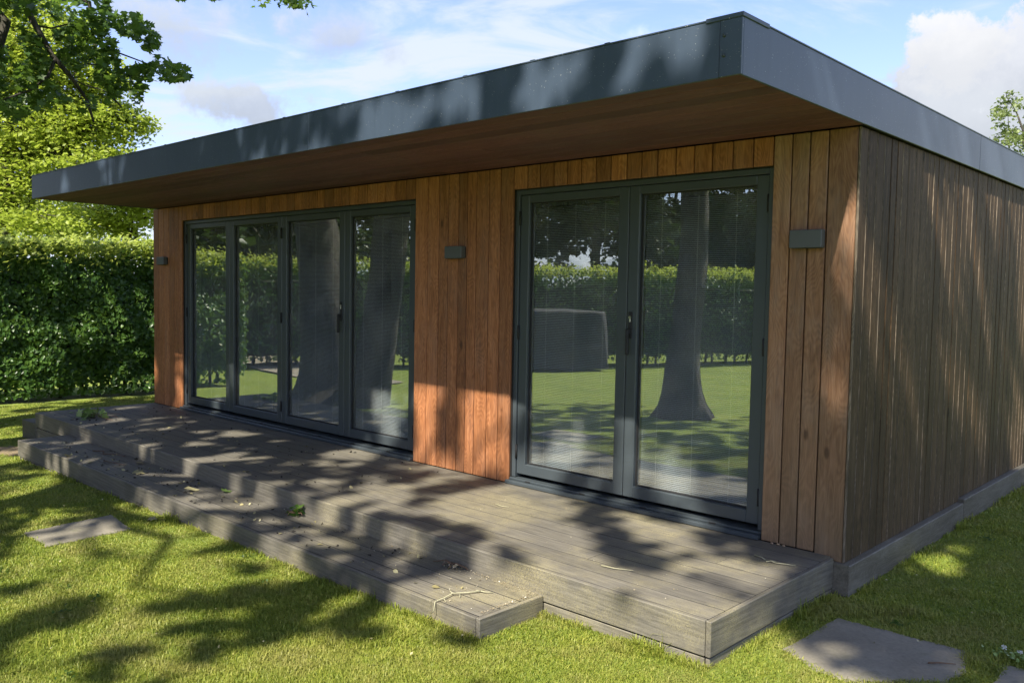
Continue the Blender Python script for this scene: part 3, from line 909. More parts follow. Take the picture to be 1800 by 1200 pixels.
sstep = thing('deck_step', (-8.43, -0.65, 0.0), 'short low grey step against the far left end of the raised deck', 'deck step')
for r in range(3):
    a = -8.60 + r * (8.60 - 8.2105) / 3
    MB().cbox(a + 0.003, a + (8.60 - 8.2105) / 3 - 0.003, DECK_Y + FT, 0.0, 0.085, 0.110, 0.003).build('deck_board', MAT['deck_y'], sstep)
MB().cbox(-8.60, -8.2105, DECK_Y + 0.002, DECK_Y + FT - 0.001, -0.3, 0.110, 0.004).build('edge_board', MAT['deck'], sstep)
MB().cbox(-8.626, -8.6005, DECK_Y + 0.002, 0.0, -0.3, 0.110, 0.004).build('edge_board', MAT['deck_y'], sstep)

# ------------------------------------------------------------------ paving stones in the lawn
def slab(poly, label, th=0.05):
    """riven stone with slightly wavering edges; poly = corner points on the lawn"""
    P = [np.array((x, y)) for x, y in poly]
    ring = []
    for i in range(len(P)):
        a, b = P[i], P[(i + 1) % len(P)]
        nn = max(4, int(np.linalg.norm(b - a) / 0.05))
        for k in range(nn):
            t_ = k / nn
            q = a * (1 - t_) + b * t_
            ring.append(q + np.array([random.uniform(-1, 1), random.uniform(-1, 1)]) * 0.006)
    c = sum(P) / len(P)
    n = len(ring)
    vs, fs = [], []
    for s_, dz in ((1.0, -th), (1.0, 0.000), (0.985, 0.007), (0.5, 0.010)):
        for q in ring:
            w_ = c + (q - c) * s_
            vs.append((w_[0], w_[1], float(gz(w_[0], w_[1])) + 0.003 + dz + random.uniform(-0.0008, 0.0008)))
    for lv in range(3):
        for i in range(n):
            j = (i + 1) % n
            fs.append((lv * n + i, lv * n + j, (lv + 1) * n + j, (lv + 1) * n + i))
    fs.append(tuple(3 * n + i for i in range(n)))
    mb = MB(); mb.add(vs, fs)
    o = mb.build('stepping_stone', MAT['stone'])
    fix_normals(o)
    SLABS.append([tuple(q) for q in P])
    return tag(o, label, 'stepping stone', 'flat stones set in the lawn')


SLABS = []
slab([(-4.431, -2.589), (-4.485, -1.992), (-4.004, -2.05), (-3.985, -2.59)], 'grey square stepping stone in the grass left of the front step')
slab([(-4.95, -2.78), (-4.364, -2.743), (-4.15, -2.80), (-4.2, -3.35), (-4.95, -3.35)], 'corner of a grey stepping stone at the left edge of the picture')
slab([(0.087, -0.887), (0.115, -0.349), (0.691, -0.341), (0.76, -0.56), (0.727, -0.725), (0.43, -1.01), (0.30, -1.00)], 'large grey stepping stone in the grass beside the right end of the deck')
slab([(0.862, -0.377), (0.868, -0.90), (1.42, -0.92), (1.44, -0.38)], 'corner of a grey stepping stone in the bottom right corner')

# ------------------------------------------------------------------ tree canopies that shade the place
E1 = np.cross([0, 0, 1.0], SUN); E1 /= np.linalg.norm(E1)
E2 = np.cross(SUN, E1)
# sun patch outlines on lawn, deck and walls; leaves are cut away for them
OPENINGS = [
    [(-1.08, -2.44, -0.00), (-1.32, -1.97, -0.00), (-1.01, -1.86, 0.00), (-0.91, -1.81, 0.00), (-0.96, -1.54, 0.00), (-1.07, -1.19, 0.01), (-0.06, -1.26, 0.02), (-0.05, -0.86, 0.02), (0.10, -0.85, 0.03), (0.48, -1.07, 0.03)],
    [(-1.54, -2.87, -0.01), (-1.64, -2.58, -0.01), (-1.55, -2.23, -0.01), (-1.34, -2.13, -0.01), (-1.09, -2.54, -0.01)],
    [(-1.27, -1.30, 0.21), (-0.06, -1.30, 0.22), (-0.04, -1.30, 0.04), (-0.47, -1.30, 0.04), (-0.98, -1.30, 0.06), (-1.19, -1.30, 0.16)],
    [(-0.05, -1.30, 0.23), (-1.07, -1.17, 0.23), (-1.86, -0.98, 0.23), (-2.39, -0.73, 0.23), (-2.44, -0.09, 0.23), (-1.91, -0.21, 0.23), (-1.38, -0.56, 0.23), (-0.93, -0.88, 0.23), (-0.56, -0.95, 0.23), (-0.34, -0.84, 0.23), (-0.10, -0.94, 0.23)],
    [(-2.50, 0.03, 0.23), (-2.15, 0.07, 0.23), (-1.73, -0.13, 0.23), (-1.81, -0.32, 0.23), (-2.17, -0.26, 0.23)],
    [(-1.42, -0.11, 0.23), (-0.96, -0.11, 0.23), (-0.71, -0.27, 0.23), (-0.95, -0.53, 0.23)],
    [(-0.22, -0.48, 0.23), (-0.14, -0.26, 0.23), (-0.05, -0.66, 0.23), (-0.08, -0.87, 0.23)],
    [(-1.60, -1.64, 0.11), (-1.47, -1.23, 0.11), (-0.97, -1.30, 0.11), (-0.98, -1.75, 0.11), (-1.39, -1.78, 0.11)],
    [(-1.60, -1.75, 0.10), (-0.98, -1.75, 0.11), (-0.97, -1.75, -0.03), (-1.60, -1.75, -0.06)],
    [(-3.46, 0.00, 0.81), (-3.23, 0.00, 0.83), (-3.22, 0.00, 0.29), (-3.45, 0.00, 0.29)],
    [(-2.94, 0.00, 0.86), (-2.44, 0.00, 0.89), (-2.43, 0.00, 0.28), (-2.92, 0.00, 0.28)],
    [(-2.39, 0.00, 0.54), (-1.97, 0.00, 0.64), (-1.96, 0.00, 0.35), (-2.39, 0.00, 0.32)],
    [(-1.52, 0.00, 0.82), (-1.37, 0.00, 0.84), (-1.35, 0.00, 0.32), (-1.49, 0.00, 0.32)],
    [(-1.21, 0.00, 0.68), (-0.94, 0.00, 0.65), (-1.03, 0.00, 0.35), (-1.20, 0.00, 0.40)],
    [(-0.11, 0.00, 1.98), (0.01, 0.00, 2.21), (0.01, 0.00, 1.26), (-0.08, 0.00, 1.38)],
    [(-7.70, 0.00, 0.98), (-7.42, 0.00, 0.99), (-7.43, 0.00, 0.25), (-7.68, 0.00, 0.25)],
    [(-2.18, -1.32, 2.71), (-1.50, -1.32, 2.74), (-1.49, -1.32, 2.50), (-2.17, -1.32, 2.46)],
    [(-0.92, -1.32, 2.74), (-0.72, -1.32, 2.74), (-0.85, -1.32, 2.53), (-1.02, -1.32, 2.53)],
    [(-0.53, -1.32, 2.75), (-0.38, -1.32, 2.75), (-0.49, -1.32, 2.54), (-0.62, -1.32, 2.53)],
    [(0.01, -0.03, 1.85), (0.01, 0.17, 1.77), (0.01, 0.80, 0.89), (0.01, 0.53, 0.85), (0.01, 0.13, 1.38)],
    [(0.01, 1.27, 2.34), (0.01, 1.73, 2.42), (0.01, 1.94, 1.95), (0.01, 1.91, 1.33), (0.01, 1.30, 1.77)],
    [(0.01, 2.26, 2.44), (0.01, 2.79, 2.46), (0.01, 2.97, 2.00), (0.01, 2.43, 1.93)],
    [(0.01, 1.22, 1.56), (0.01, 1.84, 1.33), (0.01, 2.83, 0.56), (0.01, 2.24, 0.54), (0.01, 1.52, 1.04)],
    [(0.01, 2.93, 0.90), (0.01, 3.85, 0.78), (0.01, 4.02, 0.02), (0.01, 3.21, 0.28)],
    [(0.10, -0.89, 0.03), (0.26, -0.90, 0.03), (0.58, -0.97, 0.03), (0.44, -1.10, 0.03)],
    [(-5.99, -2.28, -0.07), (-6.33, -1.68, -0.07), (-5.60, -1.62, -0.06), (-4.99, -2.34, -0.06), (-5.36, -2.46, -0.06)],
    [(-3.84, -2.89, -0.05), (-3.79, -2.69, -0.04), (-3.47, -2.83, -0.04), (-3.40, -3.02, -0.04)],
    [(-3.40, -2.76, -0.04), (-3.22, -2.52, -0.03), (-2.97, -2.74, -0.03), (-3.03, -2.91, -0.04)],
    [(-4.24, -2.15, -0.04), (-3.76, -1.90, -0.04), (-3.21, -2.29, -0.03), (-3.71, -2.29, -0.04)],
    [(-3.19, -2.20, -0.03), (-2.68, -2.00, -0.02), (-2.46, -2.26, -0.02), (-2.82, -2.34, -0.03)],
    [(0.03, 0.85, 0.04), (0.21, 1.43, 0.05), (0.36, 0.80, 0.04), (0.14, 0.60, 0.04)],
]
OPEN2 = [[(float(np.dot(p, E1)), float(np.dot(p, E2))) for p in poly] for poly in OPENINGS]


for pg, src in zip(OPEN2, OPENINGS):        # leave room for the width of a leaf
    grow = 0.018 if all(abs(q[0] - 0.01) < 0.006 for q in src) else 0.07
    cx_ = sum(p[0] for p in pg) / len(pg); cy_ = sum(p[1] for p in pg) / len(pg)
    pg[:] = [(cx_ + (x - cx_) * (1 + grow / max(0.12, math.hypot(x - cx_, y - cy_))), cy_ + (y - cy_) * (1 + grow / max(0.12, math.hypot(x - cx_, y - cy_)))) for x, y in pg]


def shaded(P, poly=True):
    """True where a leaf stays, False where it is cut to let sun through"""
    s, t = P @ E1, P @ E2
    nz = 0.65 * vnoise2(s, t, 21, 0.15) + 0.35 * vnoise2(s + 40, t, 22, 0.08) + 0.36 * (vnoise2(s + 7, t + 3, 23, 0.45) - 0.5)
    # leaf density shaped by where shadows land: sparser for lawn, densest for end wall
    Lp = P - SUN * (P[:, 2:3] / SUN[2])
    thr = np.where(Lp[:, 1] < -1.75, 0.485, 0.55) + np.where(Lp[:, 0] > -0.2, 0.20, 0.0)
    keep = nz < thr
    Lh = P - SUN * ((P[:, 2:3] - 2.2) / SUN[2])
    keep &= ~((Lh[:, 0] < -10.7) & (Lh[:, 1] > -5.0) & (rng.random(len(P)) < 0.93))      # leaves removed so that sun reaches the hedge top
    if poly:
        for pg in OPEN2:
            keep &= ~in_poly(s, t, pg)
    return keep


def out_of_view(P, margin=25):
    u, v, z = pix(P)
    return (z < 0.3) | (u < -margin) | (u > 1800 + margin) | (v < -margin) | (v > 1200 + margin)


def bough(p0, p1, sag=0.0, n=7, wob=0.12):
    p0, p1 = np.array(p0, float), np.array(p1, float)
    out = []
    for i in range(n):
        t_ = i / (n - 1)
        q = p0 * (1 - t_) + p1 * t_
        q[2] += sag * math.sin(math.pi * t_)
        if 0 < i < n - 1:
            q += np.array([random.gauss(0, wob), random.gauss(0, wob), random.gauss(0, wob * 0.6)])
        out.append(q)
    return out


def trunk_flare(base, top, r, lean=(0, 0), n=22, flare=1.95, seed=1):
    rr = random.Random(seed)
    pts, rad = [], []
    H = top - base[2]
    for i in range(n):
        t_ = (i / (n - 1)) ** 1.4
        z = base[2] - 0.15 + (H + 0.15) * t_
        hz = max(0.0, z - base[2])
        pts.append((base[0] + lean[0] * t_ + 0.03 * math.sin(2.2 * hz + seed), base[1] + lean[1] * t_ + 0.03 * math.sin(1.7 * hz), z))
        rad.append(r * (1 + (flare - 1) * math.exp(-hz / 0.24)) * (1 - 0.35 * t_))
    return pts, rad


def fluted(mb, pts, rad, n=26, amp=0.07):
    o = len(mb.v)
    mb.tube(pts, rad, n)
    for i, p in enumerate(pts):
        k_ = amp * math.exp(-i / 4.0) + 0.03 + random.uniform(-0.012, 0.012)
        for j in range(n):
            q = np.array(mb.v[o + i * n + j])
            d = q - np.array(p)
            mb.v[o + i * n + j] = tuple(np.array(p) + d * (1 + k_ * (math.sin(j * 2 * math.pi / n * 5 + 0.7) + 0.6 * math.sin(j * 2 * math.pi / n * 3 + 2.1 + i * 0.15))))


def canopy_points(boxes, per):
    """leaf clumps through ellipsoid boughs: (centre, radii, leaves)"""
    out, cl = [], []
    for c, r, nleaf in boxes:
        c, r = np.array(c, float), np.array(r, float)
        nc = max(3, int(nleaf / per))
        d = rng.normal(0, 1, (nc, 3)); d /= np.linalg.norm(d, axis=1)[:, None]
        rad = rng.random(nc) ** 0.45
        C_ = c + d * rad[:, None] * r
        cl.append(C_)
        k_ = rng.integers(0, nc, nleaf)
        out.append(C_[k_] + rng.normal(0, 1, (nleaf, 3)) * np.array([0.42, 0.42, 0.22]))
    return np.vstack(out), np.vstack(cl)


def sycamore(name, label, base, r, top, lean, boughs, seed, extra=None, keepfn=None):
    t = thing(name, base, label, 'tree', 'big shade trees on the lawn')
    mb = MB()
    pts, rad = trunk_flare(np.array(base), top, r, lean, seed=seed)
    fluted(mb, pts, rad)
    P, cl = canopy_points(boughs, 70)
    keep = shaded(P) & out_of_view(P)
    P = P[keep]
    tp = np.array(pts[-1])
    for (c, rr_, nl) in boughs:
        c = np.array(c, float)
        path = bough(tp - np.array([0, 0, random.uniform(0.1, 1.0)]), c, 0.25, 8, 0.12)
        if out_of_view(np.array(path), 5).all():
            mb.tube(path, [min(0.085, r * 0.3) * (1 - 0.85 * i / 7) for i in range(8)], 8)
    if extra:
        extra(mb)
    mb.build('trunk', MAT['bark'], t, True)
    V, F, tn = leaf_cloud(P, rng.uniform(0.13, 0.20, len(P)), SYC, spread=0.45)
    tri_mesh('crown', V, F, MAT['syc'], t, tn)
    return t


def syc_extra_leaves(parent, pts_list, label=None):
    P = np.vstack(pts_list)
    V, F, tn = leaf_cloud(P, rng.uniform(0.075, 0.13, len(P)), SYC, spread=0.55, head=(0.3, 0.1, -0.6), hspread=0.8)
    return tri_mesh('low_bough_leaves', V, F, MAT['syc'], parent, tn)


# tree A: single trunk standing on the lawn in front of the right-hand doors
A0 = (-4.57, -5.62, -0.09)
boughsA = []
for i in range(26):
    a_ = random.uniform(0, 2 * math.pi)
    rr_ = 4.6 * math.sqrt(random.random())
    boughsA.append(((A0[0] + 1.2 + rr_ * math.cos(a_), A0[1] - 1.4 + rr_ * math.sin(a_) * 0.8, random.uniform(5.6, 9.2)), (1.15, 1.15, 0.6), 800))
sycamore('sycamore_tree', 'straight sycamore trunk on the lawn, reflected in the right-hand doors', A0, 0.235, 4.9, (0.05, -0.1), boughsA, 3)

# tree B: two stems from one base, left of the picture; its low boughs hang into the top left corner
B0 = (-9.05, -3.0, -0.12)
boughsB = []
for i in range(24):
    a_ = random.uniform(0, 2 * math.pi)
    rr_ = 4.4 * math.sqrt(random.random())
    boughsB.append(((B0[0] + 1.6 + rr_ * math.cos(a_), B0[1] - 1.6 + rr_ * math.sin(a_) * 0.8, random.uniform(5.2, 9.0)), (1.1, 1.1, 0.55), 750))


def stems(mb):
    fluted(mb, [(-8.55, -3.02, -0.25), (-8.30, -3.05, 0.25), (-8.10, -3.08, 0.9), (-7.95, -3.1, 1.8), (-7.86, -3.1, 2.6), (-7.7, -3.3, 4.2), (-7.3, -3.8, 6.2)],
           [0.46, 0.33, 0.27, 0.25, 0.25, 0.22, 0.12], amp=0.05)
    # low boughs reaching over the hedge, in view
    start = np.array(B0) + np.array([0.1, 0.1, 3.9])
    for path, r0 in (([start, at(-160, -40, 10.6), at(-30, 0, 10.5), at(10, 40, 10.5), at(-10, 110, 10.4), at(-40, 160, 10.3)], 0.12),
                     ([start, at(-80, -60, 10.5), at(30, -15, 10.5), at(62, 45, 10.4), at(92, 98, 10.4), at(128, 140, 10.5), at(152, 175, 10.5), at(165, 215, 10.6)], 0.055),
                     ([at(30, -15, 10.5), at(110, -20, 10.6), at(157, 5, 10.7), at(163, 60, 10.7), at(174, 115, 10.8), at(192, 165, 10.8), at(215, 190, 10.9)], 0.035),
                     ([at(97, 105, 10.4), at(84, 135, 10.3), at(55, 158, 10.2), at(15, 172, 10.1), at(-10, 180, 10.1)], 0.022),
                     ([at(165, 70, 10.7), at(200, 90, 10.9), at(240, 105, 11.0), at(285, 122, 11.1), at(325, 132, 11.1)], 0.014),
                     ([at(174, 115, 10.8), at(150, 112, 10.7), at(130, 130, 10.6), at(120, 150, 10.6)], 0.012),
                     ([at(128, 140, 10.5), at(150, 150, 10.6), at(178, 158, 10.7), at(215, 175, 10.8)], 0.012),
                     ([at(62, 45, 10.4), at(90, 50, 10.5), at(130, 40, 10.6), at(200, 45, 10.8), at(245, 55, 10.9)], 0.014),
                     ([at(140, -60, 11.2), at(330, -70, 11.8), at(440, -40, 12.0), at(478, -6, 12.0), at(512, 4, 12.0), at(540, 0, 12.0)], 0.02)):
        n_ = len(path)
        mb.tube(path, [r0 * (1 - 0.75 * i / (n_ - 1)) for i in range(n_)], 7)


treeB = sycamore('sycamore_tree', 'twin-stemmed sycamore whose low leafy bough hangs into the top left corner', B0, 0.42, 4.4, (-0.75, 0.1), boughsB, 5, extra=stems)
low = []
lowpoly = [(-40, -30), (60, -40), (170, -20), (205, 10), (262, 35), (285, 75), (262, 95), (335, 122), (338, 142), (290, 146), (255, 140), (265, 185), (225, 200), (200, 175), (150, 205), (120, 175), (60, 195), (20, 220), (-40, 215)]
cand = np.column_stack([rng.uniform(-40, 340, 5200), rng.uniform(-40, 220, 5200)])
okc = in_poly(cand[:, 0], cand[:, 1], lowpoly)
okc &= vnoise2(cand[:, 0], cand[:, 1], 31, 46.0) * 0.6 + vnoise2(cand[:, 0], cand[:, 1], 32, 20.0) * 0.4 > np.where(cand[:, 0] < 30, 0.50, 0.43)
okc &= ~((cand[:, 1] < 22) & (cand[:, 0] > 60) & (cand[:, 0] < 150) & (rng.random(len(cand)) < 0.75))
cand = cand[okc]
dep = 10.5 + 0.9 * (vnoise2(cand[:, 0], cand[:, 1], 33, 60.0) - 0.5) + rng.normal(0, 0.28, len(cand))
low.append(np.array([at(u, v, d) for (u, v), d in zip(cand, dep)]))
tipc = np.vstack([np.column_stack([rng.normal(cu, su, k_), rng.normal(cv, sv, k_)]) for cu, cv, su, sv, k_ in ((500, 2, 20, 7, 60), (525, 5, 10, 4, 24), (378, -1, 6, 3, 10), (316, -3, 8, 3, 12), (134, -2, 14, 6, 40), (110, 0, 10, 8, 25))])
low.append(np.array([at(u, v, 12.0 + random.gauss(0, 0.15)) for u, v in tipc]))
syc_extra_leaves(treeB, low)

# tree D: out of the picture to the right, shades the end wall
D0 = (4.3, -6.6, 0.02)
boughsD = []
for i in range(20):
    a_ = random.uniform(0, 2 * math.pi)
    rr_ = 3.0 * math.sqrt(random.random())
    boughsD.append(((1.9 + rr_ * math.cos(a_) * 0.8, -4.2 + rr_ * math.sin(a_), random.uniform(6.2, 9.5)), (1.1, 1.1, 0.6), 900))
sycamore('sycamore_tree', 'sycamore standing out of the picture to the right whose crown shades the end wall', D0, 0.25, 4.8, (0.0, 0.2), boughsD, 9)


# ------------------------------------------------------------------ hedges
def hedge(name, label, p0, p1, depth, h, near_fn, base_gap=0.14):
    """clipped beech hedge; the face runs p0 -> p1 and the body lies to its left-hand side"""
    p0, p1 = np.array(p0, float), np.array(p1, float)
    d = p1 - p0; Ln = np.linalg.norm(d); d /= Ln
    nrm = np.array([d[1], -d[0]])         # outward, towards the lawn
    t = thing(name, (*((p0 + p1) / 2 - nrm * depth / 2), float(gz(*((p0 + p1) / 2)))), label, 'hedge')
    core = MB()
    stp = 0.5
    k_ = int(Ln / stp)
    vs, fs = [], []
    for i in range(k_ + 1):
        s_ = min(Ln, i * stp)
        q = p0 + d * s_
        zb = float(gz(*q))
        jit = random.uniform(-0.03, 0.03)
        e_ = 0.0
        for off, zz in ((-0.20 + jit, zb + base_gap + 0.2), (-0.20 + jit, zb + h - 0.42), (-depth + 0.2, zb + h - 0.42), (-depth + 0.2, zb + base_gap + 0.2)):
            qq = q + nrm * off
            vs.append((qq[0], qq[1], zz + random.uniform(-0.05, 0.05)))
    for i in range(k_):
        for a_ in range(4):
            b_ = (a_ + 1) % 4
            fs.append((i * 4 + a_, i * 4 + b_, (i + 1) * 4 + b_, (i + 1) * 4 + a_))
    fs.append((0, 1, 2, 3)); fs.append((k_ * 4 + 3, k_ * 4 + 2, k_ * 4 + 1, k_ * 4))
    core.add(vs, fs)
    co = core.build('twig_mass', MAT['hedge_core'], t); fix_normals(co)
    st = MB()
    for i in range(int(Ln / 0.33)):
        q = p0 + d * (i * 0.33 + random.uniform(-0.08, 0.08)) - nrm * (depth * random.uniform(0.35, 0.65))
        zb = float(gz(*q))
        st.tube([(q[0], q[1], zb - 0.1), (q[0] + random.uniform(-.05, .05), q[1] + random.uniform(-.05, .05), zb + 0.35), (q[0] + random.uniform(-.12, .12), q[1] + random.uniform(-.12, .12), zb + 0.8)], [0.035, 0.028, 0.02], 6)
    st.build('stems', MAT['bark'], t, True)
    # face, ends and top leaves
    parts, tips = [], []
    n = int(Ln * h * 3200)
    s_ = rng.uniform(0, Ln, n)
    w_ = near_fn(s_)
    ok = rng.random(n) < w_
    s_ = s_[ok]
    zz = rng.uniform(0.06, h, len(s_))
    bulge = 0.28 * (vnoise2(s_ + 9, zz, 41, 0.45) - 0.5) + 0.10 * (vnoise2(s_ + 3, zz, 43, 0.2) - 0.5)
    lowcut = (zz < base_gap + 0.10) & (rng.random(len(s_)) < 0.62)
    gapn = (vnoise2(s_, zz, 44, 0.16) > 0.80)
    ok = ~lowcut & ~((zz > h - 0.22) & (rng.random(len(s_)) < 0.75)) & ~(gapn & (rng.random(len(s_)) < 0.6))
    s_, zz, bulge = s_[ok], zz[ok], bulge[ok]
    off = bulge - 0.03 - np.abs(rng.normal(0, 0.07, len(s_))) - 0.06 * np.clip((zz - h + 0.25) / 0.25, 0, 1)
    q = p0[None, :] + d[None, :] * s_[:, None] + nrm[None, :] * off[:, None]
    parts.append((np.column_stack([q, zz + gz(q[:, 0], q[:, 1])]), np.array([nrm[0], nrm[1], 0.35])))
    # back face, thin
    m_ = int(len(s_) * 0.25)
    sb = rng.uniform(0, Ln, m_); zb_ = rng.uniform(0.3, h, m_)
    q = p0 + d * sb[:, None] - nrm * (depth + rng.normal(0, 0.05, m_))[:, None]
    parts.append((np.column_stack([q, zb_ + gz(q[:, 0], q[:, 1])]), np.array([-nrm[0], -nrm[1], 0.35])))
    # ends
    for e_, sg in ((0.0, -1), (Ln, 1)):
        m_ = int(depth * h * 700)
        a_ = rng.uniform(-depth, 0, m_); zb_ = rng.uniform(0.3, h, m_)
        q = p0 + d * (e_ + sg * 0.08 - sg * np.abs(rng.normal(0, .07, m_)))[:, None] + nrm * a_[:, None]
        parts.append((np.column_stack([q, zb_ + gz(q[:, 0], q[:, 1])]), np.array([d[0] * sg, d[1] * sg, 0.4])))
    Vs, Fs, Ts, o = [], [], [], 0
    for P, up_ in parts:
        V, F, tn = leaf_cloud(P, rng.uniform(0.055, 0.095, len(P)), OVAL, up=up_, spread=0.55, head=(0, 0, -0.6), hspread=0.7)
        Vs.append(V); Fs.append(F + o); Ts.append(tn); o += len(V)
    tri_mesh('foliage', np.vstack(Vs), np.vstack(Fs), MAT['hedge'], t, np.concatenate(Ts))
    n = int(Ln * depth * 900)
    s_ = rng.uniform(0, Ln, n)
    ok = rng.random(n) < np.clip(near_fn(s_) * 1.3, 0, 1)
    s_ = s_[ok]
    a_ = rng.uniform(-depth, 0.06, len(s_))
    zz = h - 0.02 + rng.normal(0.0, 0.075, len(s_)) + 0.09 * (vnoise2(s_, a_, 45, 0.35) - 0.4) - 0.30 * np.clip((a_ + 0.05) / 0.1, 0, 1) * rng.random(len(s_))
    q = p0 + d * s_[:, None] + nrm * a_[:, None]
    P = np.column_stack([q, zz + gz(q[:, 0], q[:, 1])])
    n = int(len(P) * 0.55 / depth)          # shoots standing out of the upper face
    s_ = rng.uniform(0, Ln, n); s_ = s_[rng.random(n) < np.clip(near_fn(s_) * 1.4, 0, 1)]
    dn = np.abs(rng.normal(0, 0.17, len(s_)))
    q = p0 + d * s_[:, None] + nrm * (rng.uniform(-0.10, 0.11, len(s_)))[:, None]
    P = np.vstack([P, np.column_stack([q, h + 0.05 - dn + gz(q[:, 0], q[:, 1])])])
    ns_ = int(Ln * 4)                        # stray shoots standing proud of the clipped top
    sp = rng.uniform(0, Ln, ns_); ap = rng.uniform(-depth, 0.02, ns_); hp = rng.uniform(0.08, 0.26, ns_)
    for k_ in range(9):
        q = p0 + d * (sp + rng.normal(0, 0.02, ns_))[:, None] + nrm * (ap + rng.normal(0, 0.02, ns_))[:, None]
        P = np.vstack([P, np.column_stack([q, h + hp * k_ / 8 + gz(q[:, 0], q[:, 1])])])
    V, F, tn = leaf_cloud(P, rng.uniform(0.05, 0.085, len(P)), OVAL, up=(0.25, -0.55, 0.75), spread=0.5, head=(0, 0, 0.8), hspread=0.8)
    tri_mesh('sunlit_growth', V, F, MAT['hedge_tip'], t, tn)  # pale leaves along the top, coloured as if sunlit
    return t


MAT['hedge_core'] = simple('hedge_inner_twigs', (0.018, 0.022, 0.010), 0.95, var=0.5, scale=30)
HD = np.array([0.163, 1.0]); HD /= np.linalg.norm(HD)
HP = np.array([-11.79, 0.0])
hedge('beech_hedge', 'tall clipped beech hedge with yellow-green top on the left behind the deck', HP - HD * 3.4, HP + HD * 9.0, 1.15, 2.33,
      lambda s_: np.where((s_ > 1.0) & (s_ < 6.0), 1.0, 0.35))
hedge('beech_hedge', 'long clipped hedge across the lawn seen mirrored in the door glass', (-17.6, -4.6), (-4.5, -26.0), 1.2, 2.42,
      lambda s_: np.full(len(s_), 0.42) * (s_ < 20), 0.10)


# ------------------------------------------------------------------ trees beyond
def crown_tree(name, label, base, trunk_h, trunk_r, blobs, mat, leaf, size, cat='tree', group='trees beyond the hedges', droop=0.4, branchy=True, template=KITE):
    t = thing(name, base, label, cat, group)
    mb = MB()
    base = np.array(base, float)
    top = base + np.array([random.uniform(-.3, .3), random.uniform(-.3, .3), trunk_h])
    mb.tube(bough(base - np.array([0, 0, 0.2]), top, 0, 7, 0.06), [trunk_r * (1.35 - 0.95 * i / 6) for i in range(7)], 9)
    Ps = []
    for c, r_, nl in blobs:
        c, r_ = np.array(c, float), np.array(r_, float)
        j0 = base + (top - base) * random.uniform(0.45, 1.0)
        mb.tube(bough(j0, c, 0.2, 6, 0.12), [trunk_r * 0.38 * (1 - 0.85 * i / 5) for i in range(6)], 6)
        nc = max(4, nl // 45)
        dd = rng.normal(0, 1, (nc, 3)); dd /= np.linalg.norm(dd, axis=1)[:, None]
        C_ = c + dd * (rng.random(nc) ** 0.4)[:, None] * r_
        if branchy:
            for q in C_[::3]:
                mb.tube(bough(c, q, 0.1, 4, 0.06), [trunk_r * 0.1, trunk_r * 0.07, trunk_r * 0.05, trunk_r * 0.02], 4)
        k_ = rng.integers(0, nc, nl)
        sc_ = 0.13 * float(np.mean(r_)) + 0.06
        g_ = rng.normal(0, 1, (nl, 3)) * np.array([sc_ * 1.3, sc_ * 1.3, sc_ * 0.55])
        g_[:, 2] -= droop * (g_[:, 0] ** 2 + g_[:, 1] ** 2)
        Ps.append(C_[k_] + g_)
    P = np.vstack(Ps)
    mb.build('trunk', MAT['bark'], t, True)
    V, F, tn = leaf_cloud(P, rng.uniform(size * 0.7, size * 1.25, len(P)), template, spread=0.5, head=(0, 0, -0.7), hspread=0.8)
    tri_mesh('crown', V, F, mat, t, tn)
    return t


def blobs_px(lst):
    """surveyed boughs: photo bearing u, v at a distance, radii in metres, leaves"""
    return [(at(u, v, d_), r_, n_) for u, v, d_, r_, n_ in lst]


pb = at(20, 640, 20.0)
crown_tree('lime_tree', 'bright yellow-green leafy tree rising behind the left hedge', (pb[0], pb[1], -0.15), 5.2, 0.24, blobs_px([
    (40, 240, 20, (1.3, 1.3, 0.8), 5466), (140, 230, 20.5, (1.1, 1.1, 0.8), 5089), (215, 215, 21, (0.65, 0.65, 0.5), 1696), (90, 150, 20.5, (1.2, 1.2, 0.8), 3770),
    (180, 150, 21, (0.9, 0.9, 0.7), 2262), (20, 90, 20, (1.3, 1.3, 0.9), 3770), (110, 60, 20.5, (1.0, 1.0, 0.8), 2450), (30, 320, 19.5, (1.2, 1.2, 0.6), 3204),
    (130, 300, 20, (1.2, 1.2, 0.6), 2827), (220, 290, 20.5, (0.6, 0.6, 0.45), 1131), (60, 390, 19.0, (1.0, 1.0, 0.35), 1696), (-60, 200, 20, (1.4, 1.4, 1.6), 4712), (-80, 350, 20, (1.2, 1.2, 0.7), 2262), (40, 0, 20.5, (1.3, 1.3, 0.8), 2262), (-60, 40, 20, (1.4, 1.4, 1.2), 2827)]),
    MAT['lime'], 0, 0.115)
pb = at(215, 640, 25.0)
crown_tree('lime_tree', 'pale green tree glimpsed between the roof edge and the left hedge', (pb[0], pb[1], -0.15), 3.8, 0.2, blobs_px([
    (170, 370, 24, (1.3, 1.3, 0.45), 2450), (235, 350, 24.5, (0.9, 0.9, 0.35), 1696), (255, 385, 25, (0.9, 0.9, 0.4), 1131), (205, 410, 25, (1.2, 1.2, 0.4), 1319), (120, 395, 24, (1.0, 1.0, 0.4), 1319), (255, 345, 24, (0.6, 0.6, 0.22), 754)]),
    MAT['lime'], 0, 0.12)
pb = at(60, 640, 34.0)
crown_tree('lime_tree', 'darker green tree standing further back behind the left hedge', (pb[0], pb[1], -0.15), 5.0, 0.3, blobs_px([
    (30, 380, 34, (2.5, 2.5, 1.2), 2827), (140, 390, 34, (2.2, 2.2, 0.9), 1696), (-60, 330, 34, (2.6, 2.6, 2.0), 2827)]), MAT['ash'], 0, 0.16)
pb = at(1815, 640, 27.0)
